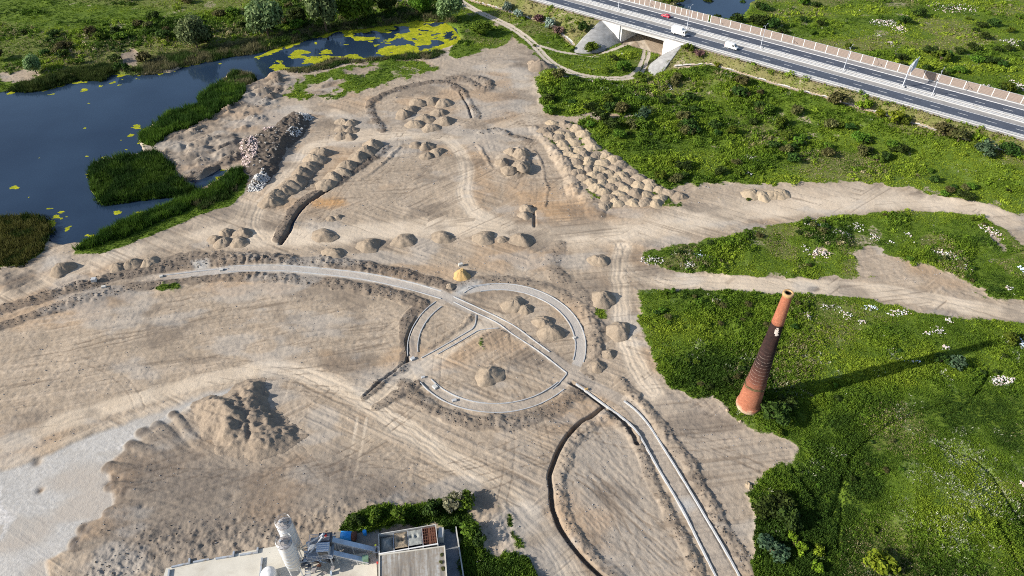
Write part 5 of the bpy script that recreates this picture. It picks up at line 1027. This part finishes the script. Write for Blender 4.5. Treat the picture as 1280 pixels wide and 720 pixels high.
MB().box((3.42, 0, .6), (.12, 2.1, .25)).build('bumper', M_GREY, v); wheels(v, (-2.0, 2.5), 1.0, .45)
v = put(913.8, 60.8, 'white panel van on the near carriageway right of the truck', 'panel_van', 'van', False)
MB().side([(-2.7, .45), (2.5, .45), (2.75, .6), (2.7, 1.05), (2.0, 1.3), (1.35, 2.15), (.9, 2.3), (-2.6, 2.3), (-2.75, 2.1)], -.98, .98).build('body', M_WHITE, v, bevel=.08); MB().side([(2.02, 1.33), (1.42, 2.12), (1.38, 2.1), (1.98, 1.31)], -.85, .85).build('windscreen', M_GLASS, v)
for y in (-.99, .99): MB().side([(.6, 1.35), (1.75, 1.35), (1.25, 2.0), (.6, 2.0)], y-.012, y+.012).build('side_window', M_GLASS, v); MB().box((2.68, y*.75, .85), (.1, .3, .2)).build('headlight', M_LAMP, v); MB().box((-2.75, y*.85, 1.1), (.05, .15, .5)).build('tail_light', M_RED, v)
MB().box((2.72, 0, .48), (.14, 1.8, .2)).build('bumper', M_DKGREY, v); wheels(v, (-1.75, 1.75), .88, .35)
v = put(832, 21.5, 'red hatchback car on the far carriageway', 'parked_car'.replace('parked_', 'red_'), 'car', True)
MB().side([(-2.0, .3), (2.0, .3), (2.15, .5), (2.1, .75), (1.1, .92), (-1.9, .98), (-2.1, .8)], -.86, .86).build('body', M_CARRED, v, bevel=.08); cbm = MB().side([(1.1, .9), (.35, 1.42), (-1.2, 1.46), (-1.9, .96)], -.74, .74).build('cabin', M_CARRED, v, bevel=.06)
MB().side([(1.1, .95), (.42, 1.41), (.45, 1.43), (1.13, .97)], -.66, .66).build('windscreen', M_GLASS, cbm)
for y in (-.75, .75): MB().side([(.8, .98), (.3, 1.36), (-1.1, 1.38), (-1.6, 1.0)], y-.012, y+.012).build('side_window', M_GLASS, cbm); MB().box((2.1, y*.85, .62), (.06, .3, .14)).build('headlight', M_LAMP, v); MB().box((-2.06, y*.85, .75), (.06, .25, .16)).build('tail_light', M_RED, v)
wheels(v, (-1.3, 1.3), .78, .31)
# ------------------------------------------------------------------ kerbs of the park alleys
def kerb(pts, wd=.2, hh=.2, name='kerb', px=True, sm=4):
    p = smooth(PL(pts), sm) if px else pts; rows = [[], [], [], []]
    q = np.maximum([zat(*a) for a in p], -.12); q = np.convolve(np.pad(q, 3, 'edge'), np.ones(7)/7, 'valid')
    for i in range(len(p)):
        d_ = p[min(i+1, len(p)-1)]-p[max(i-1, 0)]; d_ = d_/np.linalg.norm(d_); n_ = np.array([-d_[1], d_[0]])
        for j, (o_, z_) in enumerate(((-wd/2, -.25), (-wd/2, hh), (wd/2, hh), (wd/2, -.25))): a = p[i]+n_*o_; rows[j].append((a[0], a[1], q[i]+z_))
    m = MB().grid(rows); k = len(p); m.f += [(0, k, 2*k, 3*k), (k-1, 4*k-1, 3*k-1, 2*k-1)]; return struct(m.build(name, M_KERB))
kerb([(285, 333.5), (340, 332), (387, 334.5), (453, 341.5), (507, 352), (552, 364.5)]); kerb([(285, 340), (340, 338.5), (387, 341.5), (453, 349.5), (507, 361), (551, 373.5)])
kerb([(201, 345), (230, 341.5), (260, 338), (285, 336)]); kerb([(567, 371), (600, 386), (640, 406), (665, 424), (687, 440)]); kerb([(567, 377.5), (590, 389), (620, 403), (640, 417.5), (673, 439), (703, 462.5), (708, 467), (705, 472), (698, 480), (690, 487)])
kerb([(720, 480), (738, 493), (757, 507), (773, 518.5), (787, 531), (796, 542), (804, 554), (827, 593), (853, 637), (873, 677), (893, 718), (915, 765)], .32, .3); kerb([(780, 502), (795, 514), (810, 531), (827, 557), (853, 598), (880, 643), (903, 682), (922, 717), (945, 765)], .32, .3)
kerb(arc(RO, -18, 112, 60), px=False); kerb(arc(RI, -18, 104, 60), px=False); kerb(arc(RO, 138, 192, 30), px=False); kerb(arc(RI, 139, 190, 30), px=False); kerb(arc(RO, 217, 316, 50), px=False); kerb(arc(RI, 219, 318, 50), px=False)
kerb([(527, 447.5), (552, 434), (583, 416), (591, 410.5), (594.5, 403), (595, 394)]); kerb([(547, 443), (575, 427), (590, 418), (600, 413), (623, 410.5)]); kerb([(580, 366), (590, 360), (600, 357.5), (612, 356)])
def block(px, py, d, lb, mat=M_KERB, name='concrete_block', rz=.3):
    p = G3(px, py); o = MB().box((0, 0, d[2]/2-.05), d, taper=.94).build(name, mat, None, bevel=.04); o.location = p; o.rotation_euler = (0, 0, rz); return tag(o, lb, 'block')
block(118, 351, (1.3, 1.2, .9), 'large white block between the two spoil banks at the left end of the north alley'); block(130, 359, (1.2, .8, .5), 'pale flat block on the lower spoil bank near the large white block', M_CONC); block(202, 346, (.9, .8, .5), 'small pale block at the left end of the north alley kerb', M_CONC); block(277, 338, (1.0, .8, .5), 'pale block standing on the north alley', M_CONC)
block(576, 332, (1.2, .9, .8), 'grey concrete block on the dirt above the yellow sand heap', M_CONC); block(544, 484, (1.3, 1.0, .5), 'tilted kerb stack on the lower left ring path', M_CONC, 'kerb_stack', -.8); block(568, 501, (1.1, .7, .45), 'pale block in the lower ring path right of the tilted kerb stack', M_KERB); block(516, 449, (1.1, .9, .5), 'pile of pale kerbstones at the left end of the ring', M_KERB, 'kerb_stack', .7); block(529, 472, (.9, .6, .4), 'pale kerbstones at the tip of the lower ring kerb', M_KERB, 'kerb_stack'); block(718, 423, (.8, .7, .5), 'small block on the inner kerb at the right side of the ring', M_CONC); block(733, 487, (.8, .5, .4), 'small yellowish block beside the kerb at the roundabout exit', M_SAND)
# ------------------------------------------------------------------ concrete mixing plant at the lower edge
def slab(name, px, z, mat, th_=.5):
    p = PL(px); return struct(MB().prism([tuple(q) for q in p][::-1], z-th_, z).build(name, mat))
gz = .25
slab('concrete_yard', [(202, 730), (208, 711), (320, 688), (345, 683.5), (372, 684), (392, 700), (470, 690), (474, 760), (200, 790)], gz, M_YARD)
slab('concrete_ramp', [(546, 664), (570, 660), (573, 690), (578, 720), (584, 770), (555, 770), (556, 690), (548, 682)], .1, simple('shaded_ramp_concrete', (.155, .165, .18), .9, .15, .5, dirt=(.24, .24, .24)))  # hard standing in shade: the blue-grey shade is put into the ramp's colour
slab('muddy_yard', [(405, 690), (400, 668), (474, 660), (474, 765), (404, 765)], .16, simple('yard_mud', (.22, .20, .175), .95, .3, .35, dirt=(.36, .31, .25)))
def at(px, py, z=gz): return P(px, py, z)
# low kerb walls of the truck bays
for i, (a, b, c) in enumerate((((215, 709.5), (238, 704.5), (238, 700.5)), ((242, 703.5), (262, 699.5), None), ((270, 699), (293, 695.5), (293, 691.5)), ((300, 694.5), (323, 691), (323, 687)), ((211, 722), (212, 712.5), None), ((325.5, 722), (328, 698), None))):
    q0, q1 = at(*a), at(*b); d = q1-q0; o = thing('bay_wall', 'low dark concrete wall marking a truck bay on the pale yard', 'low wall', tuple(q0), math.atan2(d[1], d[0]), 'low bay walls on the yard'); L = np.linalg.norm(d)
    MB().box((L/2, 0, .12), (L, .3, .5)).build('long_leg', M_GREY, o)
    if c: MB().box((L-.15, .55, .12), (.3, .8, .5)).build('return', M_GREY, o)
# silos
def silo(px, py, top, label):
    p = P(px, py, top); o = thing('cement_silo', label, 'silo', (p[0], p[1], 0), .3, 'cement silos of the mixing plant'); r = 1.3; zb = top-7.6
    b = MB().lathe([(r, zb), (r, top)], 32, cap=(True, False)).build('cylinder', M_WHITE, o, True)
    m = MB()
    for i in range(1, 7): m.lathe([(r, zb+i*1.1-.05), (r+.03, zb+i*1.1), (r, zb+i*1.1+.05)], 32, cap=(False, False))
    m.build('weld_seam', M_LBLUE, b)
    MB().lathe([(.25, zb-1.9), (r, zb)], 24, cap=(True, False)).build('hopper', M_WHITE, o, True)
    MB().lathe([(r+.02, top-.05), (r-.1, top+.04), (.25, top+.28), (.01, top+.3)], 32, cap=(False, False)).build('roof', M_DUST, o, True)
    f = MB().box((.35, -.1, top+.55), (.62, .62, .8)).build('dust_filter', M_GREY, o); MB().box((.35, -.1, top+.98), (.7, .7, .08)).build('filter_cap', M_DKGREY, f); MB().tube((-.6, .3, top+.1), (-.6, .3, top+.55), .18).build('hatch', M_GREY, o)
    rl = MB()
    for z in (top+.55, top+1.0): rl.lathe([(r, z-.025), (r+.03, z), (r, z+.025)], 28, cap=(False, False))
    for i in range(12): a = 2*PI*i/12; rl.tube((r*math.cos(a), r*math.sin(a), top-.05), (r*math.cos(a), r*math.sin(a), top+1.0), .025, n=5)
    rl.build('railing', M_STEEL, o)
    for i in range(4): a = PI/4+PI*i/2; l = MB().tube((r*.95*math.cos(a), r*.95*math.sin(a), 0), (r*.95*math.cos(a), r*.95*math.sin(a), zb+.2), .11).build('leg', M_WHITE, o)
    la = MB()
    for s in (-.2, .2): la.tube((r+.12, s, .2), (r+.12, s, top+.9), .03, n=5)
    for i in range(24): la.tube((r+.12, -.2, .5+i*.42), (r+.12, .2, .5+i*.42), .02, n=4)
    la.build('ladder', M_STEEL, o); return p
pf = silo(355.5, 678.5, 11, 'front white cement silo with a round grey top'); pb = silo(354.7, 654.5, 11.3, 'rear white cement silo standing behind the other one')
p = at(338, 722); o = thing('storage_tank', 'white domed tank cut by the bottom edge beside the silos', 'tank', tuple(p)); MB().lathe([(1.35, 0), (1.35, 1.6)], 28, cap=(True, False)).build('shell', M_WHITE, o, True); MB().lathe([(1.35, 1.6), (1.1, 2.1), (.6, 2.4), (.01, 2.5)], 28, cap=(False, False)).build('dome', M_WHITE, o, True)
# mixing tower
mx = P(404, 690, 3.0); o = thing('mixing_tower', 'grey mixing tower with platform, cabin and hopper between silos and conveyors', 'mixing plant', (mx[0], mx[1], gz), .08)
for x in (-1.9, 1.7):
    for y in (-1.8, 1.8): MB().beam((x, y, 0), (x, y, 4.2), .22, .22).build('leg', M_STEEL, o)
MB().box((0, 0, 4.2), (4.4, 4.2, .22)).build('platform', M_GREY, o); MB().box((-.2, .2, 3.2), (2.6, 2.2, 1.9), taper=1.0).build('mixer', M_DUST, o)
hp_ = MB().box((.8, .9, 5.2), (1.9, 1.5, 1.9), taper=1.25).build('hopper', M_DKGREY, o); MB().box((.8, .9, 5.9), (1.7, 1.3, .7)).build('hopper_mouth', M_DUST, hp_); MB().box((.95, 1.15, 6.45), (.35, .35, .3)).build('motor', M_RED, hp_)
cbn = MB().box((.7, -1.0, 5.3), (2.0, 1.5, 2.0)).build('cabin', M_GREY, o); rf = MB().box((.7, -1.0, 6.35), (2.2, 1.7, .12)).build('cabin_roof', M_LBLUE, cbn); MB().box((.7, -1.77, 5.6), (1.6, .04, .9)).build('window', M_GLASS, cbn)
rr = MB()
for i in range(4): rr.box((.7, -1.6+i*.4, 6.46), (2.0, .12, .12))
rr.build('roof_rib', M_WHITE, rf)
rl = MB()
for z in (4.8, 5.3): rl.beam((-2.2, -2.1, z), (2.2, -2.1, z), .06, .06); rl.beam((-2.2, -2.1, z), (-2.2, 2.1, z), .06, .06); rl.beam((-2.2, 2.1, z), (2.2, 2.1, z), .06, .06)
for i in range(6): rl.beam((-2.2+i*.88, -2.1, 4.3), (-2.2+i*.88, -2.1, 5.3), .05, .05)
rl.build('railing', M_STEEL, o); stx = MB()
for i in range(11): stx.box((-2.6, -3.9+i*.34, .4+i*.38), (.9, .34, .06))
stx.beam((-3.05, -4.1, .2), (-3.05, -.2, 4.3), .06, .2); stx.beam((-2.15, -4.1, .2), (-2.15, -.2, 4.3), .06, .2); stx.build('stairs', M_STEEL, o)
g = np.random.default_rng(8)
for i in range(40): MB().box((g.uniform(-3.6, 1.8), g.uniform(-3.2, 2.6), g.uniform(.1, 3.6)), (g.uniform(.3, 1.0), g.uniform(.2, .8), g.uniform(.2, .7)), g.random()*3).build('machine_box', (M_DUST, M_GREY, M_DKGREY, M_RUST, M_LBLUE, M_DUST)[i % 6], o)
mo = MB()
for i in range(14): mo.tube((g.uniform(-3.4, 1.6), g.uniform(-3, 2.4), g.uniform(.6, 4.6)), (g.uniform(-3.4, 1.6), g.uniform(-3, 2.4), g.uniform(.6, 5.2)), .09, n=7)
mo.build('pipework', M_LBLUE, o)
# screw conveyors from the silos up to the hopper
for q, lb in ((pf, 'white screw pipe rising from the front silo to the mixing tower'), (pb, 'white screw pipe rising from the rear silo to the mixing tower')):
    e_ = np.array([mx[0]+.3, mx[1]+(1.2 if q is pb else .5), 6.9]); a = np.array([q[0]+.2, q[1], 1.6]); s_ = thing('screw_conveyor', lb, 'screw conveyor', tuple(a), 0, 'screw pipes between silos and tower'); MB().tube((0, 0, 0), tuple(e_-a), .17, n=12).build('pipe', M_WHITE, s_, True); d = (e_-a)/np.linalg.norm(e_-a); MB().tube(tuple((e_-a)-d*.1), tuple((e_-a)+d*.5), .25, n=12).build('motor', M_GREY, s_); MB().tube((0, 0, -.3), (0, 0, 2.0), .22, n=10).build('inlet', M_WHITE, s_)
# belt conveyor
def conveyor(a, b, w, label, mat, legs=3, name='belt_conveyor'):
    a, b = np.array(a), np.array(b); o = thing(name, label, 'conveyor', (a[0], a[1], gz), math.atan2(b[1]-a[1], b[0]-a[0]), 'conveyors of the mixing plant'); L = math.hypot(*(b-a)[:2]); z0, z1 = a[2]-gz, b[2]-gz
    MB().beam((0, 0, z0), (L, 0, z1), w, .1).build('belt', mat, o); m = MB()
    for s in (-1, 1): m.beam((0, s*w/2, z0-.2), (L, s*w/2, z1-.2), .09, .32); m.beam((0, s*w/2, z0-.75), (L, s*w/2, z1-.75), .07, .09)
    n = int(L/.9)
    for i in range(n):
        for s in (-1, 1): t0, t1 = i/n, (i+1)/n; m.beam((L*t0, s*w/2, z0+(z1-z0)*t0-.75), (L*t1, s*w/2, z0+(z1-z0)*t1-.3), .05, .05)
    m.build('frame', M_STEEL, o)
    for i in range(legs):
        t = (i+.6)/legs; z = z0+(z1-z0)*t-.4
        for s in (-1, 1): MB().beam((L*t, s*w/2, 0), (L*t, s*w/2, z), .12, .12).build('leg', M_STEEL, o)
    for t in (0, 1):
        MB().tube((L*t, -w/2, z0+(z1-z0)*t-.1), (L*t, w/2, z0+(z1-z0)*t-.1), .22).build('drum', M_DKGREY, o)
    return o
conveyor(P(470, 687, 1.3), P(414, 674, 5.6), .85, 'long pale blue belt conveyor climbing from the storage bins to the tower', M_LBLUE)
conveyor(P(461, 701, .9), P(410, 689, 4.6), .8, 'lower pale blue skip conveyor in front of the long belt conveyor', M_LBLUE, 2, 'skip_conveyor')
p = at(458.5, 703); o = thing('green_container', 'green steel cabinet at the low end of the skip conveyor', 'cabinet', tuple(p), .1); MB().box((0, 0, .95), (.95, .8, 1.8)).build('body', M_GREEN, o, bevel=.05); MB().box((0, 0, 1.9), (1.05, .9, .1)).build('lid', M_GREEN, o); [MB().box((s*.35, -.3, .03), (.16, .16, .1)).build('foot', M_DKGREY, o) for s in (-1, 1)]
p = at(463, 692); o = thing('yellow_pipe', 'yellow pipe rail beside the storage bins', 'pipe', (p[0], p[1], 1.0), -.06); MB().tube((0, 0, 0), (2.4, 0, .05), .09, n=8).build('tube', M_YEL, o); [MB().tube((x, 0, -1), (x, 0, 0), .05, n=6).build('post', M_YEL, o) for x in (.1, 2.3)]
p = at(472.5, 705); o = thing('red_tank', 'small red extinguisher cabinet against the shed wall', 'cabinet', tuple(p)); MB().box((0, 0, .9), (.25, .45, 1.0)).build('body', M_RED, o, bevel=.03); MB().box((0, 0, 1.44), (.3, .5, .08)).build('lid', M_DKGREY, o)
# tanks behind the conveyor
p = at(435, 673); o = thing('blue_tank', 'lying bright blue cylinder tank behind the belt conveyor', 'tank', tuple(p), -.02); MB().tube((-1.15, 0, .95), (.85, 0, .95), .85, n=24).build('shell', M_BLUE, o, True); MB().tube((.85, 0, .95), (1.7, 0, .95), .8, n=24).build('rusty_end', M_RUST, o, True); [MB().box((x, 0, .15), (.25, 1.4, .4)).build('saddle', M_DKGREY, o) for x in (-.8, .6, 1.4)]
p = at(456.5, 668); o = thing('blue_barrel', 'upright bright blue barrel between blue tank and storage bins', 'barrel', tuple(p)); MB().lathe([(.34, 0), (.37, .3), (.35, .62), (.37, .9), (.34, 1.15)], 20).build('shell', M_BLUE, o, True); MB().lathe([(.36, 1.14), (.36, 1.2), (.3, 1.21)], 20).build('lid', M_BLUE, o)
# storage bins: a steel frame of four bays with its dividers
bq = [P(474.7, 663.5, 2.6), P(545.5, 655, 2.6), P(547, 679.5, 2.6), P(474, 692, 2.6)]; bo = bq[3]; ax = bq[2]-bq[3]; LX = np.linalg.norm(ax); ang = math.atan2(ax[1], ax[0]); LY = 3.9
o = thing('storage_bins', 'white framed aggregate bins with four bays beside the shed', 'aggregate bin', (bo[0], bo[1], gz), ang); h = 2.3
MB().box((LX/2, LY, h/2), (LX, .12, h)).build('back_wall', M_CONC, o); MB().box((LX/2, .55, h*.32), (LX, .16, h*.64)).build('front_wall', M_DKGREY, o); MB().box((LX/2, 0, h-.08), (LX+.2, .2, .2)).build('front_beam', M_WHITE, o)
for i in range(5): MB().box((LX*i/4, LY/2, h/2 if i in (0, 4) else h*.42), (.13, LY-.2, h if i in (0, 4) else h*.84)).build('end_wall' if i in (0, 4) else 'divider', M_CONC if i in (0, 4) else M_GREY, o); MB().box((LX*i/4, -.02, h/2), (.24, .28, h)).build('post', M_WHITE, o)
MB().box((LX/2, LY/2+.2, .8), (LX-.2, LY-.6, .2)).build('floor', M_DKGREY, o); g_ = MB()
for i in range(7): g_.box((LX*.76+i*LX*.23/6, LY/2+.25, h-.12), (.06, LY-.5, .08))
for i in range(6): g_.box((LX*.875, .7+i*.55, h-.1), (LX*.235, .06, .08))
g_.build('grate', M_RUST, o); MB().box((LX*.875, LY/2+.25, 1.35), (LX*.235, LY-.6, .12)).build('chute', M_RUST, o)
def fill(x0, x1, zc, hh, mat, label, name, dips=(), seed=1):
    n, m = 26, 22; rows = []
    for j in range(m+1):
        row = []
        for i in range(n+1):
            u, v_ = i/n, j/m; x = x0+(x1-x0)*u; y = .7+(LY-.95)*v_; z = zc+hh*(1-max(abs(u-.5), abs(v_-.5))*2)**.8+.12*(float(fbm(np.array(x*1.5), np.array(y*1.5+seed*9), 3, seed))-.5)
            for du, dv, dr, dd in dips: z -= dd*math.exp(-((u-du)**2+(v_-dv)**2)/dr**2)
            row.append((x, y, z))
        rows.append(row)
    q = MB().grid(rows).build(name, mat, None, True); q.location = (bo[0], bo[1], gz); q.rotation_euler = (0, 0, ang); return tag(q, label, 'sand' if 'sand' in name else 'gravel')
MG = simple('grey_gravel', (.27, .28, .26), .95, .2, 3, bump=.5); fill(.12, LX*.25-.12, 1.1, 1.0, MG, 'pyramid of grey gravel in the leftmost storage bay', 'gravel_fill', seed=2); fill(LX*.25+.12, LX*.5-.12, 1.8, .5, M_SOIL2, 'tan sand with a scooped hollow in the second storage bay', 'sand_fill', ((.35, .55, .14, .8), (.62, .55, .14, .8)), 3); fill(LX*.5+.12, LX*.75-.12, 1.95, .15, MG, 'flat grey gravel with two dimples in the third storage bay', 'gravel_fill', ((.2, .62, .1, .4), (.6, .58, .12, .4)), 4)
# shed with a streaked flat roof
rq = [P(473.5, 693.5, 3.3), P(556.3, 682.5, 3.3)]; ax = rq[1]-rq[0]; LX = np.linalg.norm(ax); ang = math.atan2(ax[1], ax[0])
def roof_mat():
    m, nt, b, _ = new_mat('streaked_roof'); k = NB(nt); o_ = k.obj(); mp = k.n('ShaderNodeMapping'); mp.inputs['Scale'].default_value = (1.5, .12, 1); k.l(o_, mp.inputs[0]); n = k.noise(.9, 4, .6, mp.outputs[0]); n2 = k.noise(1.6, 5, .65, o_)
    c = k.mix(k.ramp(n, .35, .65), (.13, .12, .11), (.33, .30, .255)); c = k.mix(k.ramp(n, .55, .7, 0, .7), c, (.38, .40, .41)); c = k.mix(k.ramp(n2, .45, .7, 0, .75), c, (.20, .155, .11)); k.l(c, b.inputs['Base Color']); b.inputs['Roughness'].default_value = .9; return m
o = thing('flat_roofed_shed', 'shed with a dirty streaked flat roof at the bottom edge below the storage bins', 'shed', (rq[0][0], rq[0][1], gz), ang); D_ = 11
MB().box((LX/2, -D_/2, 1.45), (LX-.3, D_-.3, 2.9)).build('wall', M_CONC, o); MB().box((LX/2, -D_/2, 2.98), (LX, D_, .16)).build('roof', roof_mat(), o); pp = MB()
pp.box((LX/2, -.12, 3.16), (LX, .24, .2)); pp.box((LX-.12, -D_/2-.13, 3.16), (.24, D_-.26, .2)); pp.box((.12, -D_/2-.13, 3.14), (.24, D_-.26, .16)); pp.build('parapet', M_YARD, o)
for i, (x, y) in enumerate(((LX-.7, -1.6), (LX-.9, -3.0), (LX-.6, -4.2))): plant_ = plant('roof_weed', 'plant', ('topmost weed tuft on the right edge of the shed roof', 'middle weed tuft on the right edge of the shed roof', 'lowest weed tuft on the right edge of the shed roof')[i], *(rq[0][:2]+np.array([x*math.cos(ang)-y*math.sin(ang), x*math.sin(ang)+y*math.cos(ang)])), .45, 'olive', .5); plant_.location.z = gz+3.05
# ramp wall
a, b = at(570, 661, .1), at(580, 725, .1); d = b-a; L = np.linalg.norm(d); o = MB().box((L/2, 0, .35), (L, .25, .9)).build('ramp_wall', M_CONC); o.location = a; o.rotation_euler = (0, 0, math.atan2(d[1], d[0])); tag(o, 'low concrete wall along the right side of the dark ramp', 'wall')
a, b = at(556.5, 676, .1), at(557.5, 684, .1); o = MB().box((0, 0, 1.0), (1.0, 2.2, 1.9), taper=.9).build('concrete_pier', M_CONC); o.location = at(552, 672, .1); tag(o, 'grey concrete pier between storage bins and dark ramp', 'pier')
# worker standing at the bins
wp = at(471.7, 690); o = thing('person', 'worker in grey clothes and yellow hard hat standing at the end of the belt conveyor', 'person', (wp[0], wp[1], 1.2), .4)
me = bpy.data.meshes.new('person'); vs_ = [(0, 0, .95), (0, 0, 1.2), (0, 0, 1.42), (0, .0, 1.52), (0, .02, 1.66), (.1, 0, .88), (.11, .03, .5), (.11, 0, .08), (.11, .16, .04), (-.1, 0, .88), (-.12, -.02, .5), (-.12, -.05, .08), (-.12, .11, .04), (.2, 0, 1.4), (.27, .02, 1.12), (.24, .18, .92), (-.2, 0, 1.4), (-.27, .02, 1.12), (-.25, .1, .88)]
me.from_pydata(vs_, [(0, 1), (1, 2), (2, 3), (3, 4), (0, 5), (5, 6), (6, 7), (7, 8), (0, 9), (9, 10), (10, 11), (11, 12), (2, 13), (13, 14), (14, 15), (2, 16), (16, 17), (17, 18)], []); me.materials.append(M_CLOTH)
bd = link('body', me, o); bd.modifiers.new('skin', 'SKIN'); sk = me.skin_vertices[0]
for i, r_ in enumerate((.16, .15, .17, .06, .10, .1, .075, .05, .045, .1, .075, .05, .045, .075, .05, .04, .075, .05, .04)): sk.data[i].radius = (r_, r_*.85)
sk.data[0].use_root = True; sb = bd.modifiers.new('sub', 'SUBSURF'); sb.levels = sb.render_levels = 1
MB().lathe([(.155, 1.66), (.15, 1.74), (.1, 1.82), (.01, 1.85)], 16, cap=(False, False)).build('hard_hat', M_HIVIS, o, True); MB().lathe([(.19, 1.665), (.15, 1.68)], 16, cap=(False, False)).build('hat_brim', M_HIVIS, o); MB().lathe([(.02, 1.53), (.085, 1.56), (.1, 1.64), (.09, 1.7)], 14).build('face', M_SKIN, o, True)
wk = MB().box((0, 0, .55), (1.3, 1.3, .12)).build('work_platform', M_STEEL, None); wk.location = (wp[0], wp[1], gz+.33); tag(wk, 'small steel platform under the worker beside the storage bins', 'platform')
# ------------------------------------------------------------------ camera, sun, sky
cam = bpy.data.cameras.new('camera'); co = bpy.data.objects.new('camera', cam); COL.objects.link(co); scene.camera = co
co.location = (0, 0, H); co.rotation_euler = (PI/2-TH, 0, 0); cam.sensor_width = 36; cam.lens = F/1280*36; cam.clip_end = 12000; cam.clip_start = 1
EL, AZ = math.radians(26.5), math.radians(16.4+180)
sd = np.array([math.cos(AZ)*math.cos(EL), math.sin(AZ)*math.cos(EL), math.sin(EL)])
sun = bpy.data.lights.new('sun', 'SUN'); sun.energy = 4.6; sun.angle = math.radians(.53); sun.color = (1, .93, .83)
so = bpy.data.objects.new('sun', sun); COL.objects.link(so)
from mathutils import Vector
so.rotation_euler = Vector(sd).to_track_quat('Z', 'Y').to_euler(); so.location = (0, 0, 200)
w = bpy.data.worlds.new('World'); scene.world = w; w.use_nodes = True; nt = w.node_tree
bg = nt.nodes['Background']; sky = nt.nodes.new('ShaderNodeTexSky'); sky.sky_type = 'NISHITA'; sky.sun_disc = False
sky.sun_elevation = EL; sky.sun_rotation = math.atan2(sd[0], sd[1]); sky.altitude = 100; sky.dust_density = 1.2
nt.links.new(sky.outputs[0], bg.inputs[0]); bg.inputs[1].default_value = .10
vs = scene.view_settings; vs.view_transform = 'Standard'; vs.look = 'None'; vs.gamma = 1; vs.exposure = .76; vs.use_curve_mapping = False
scene.cycles.use_denoising = False; scene.cycles.filter_width = 1.0; scene.cycles.max_bounces = 6; scene.cycles.diffuse_bounces = 3; scene.cycles.transparent_max_bounces = 4
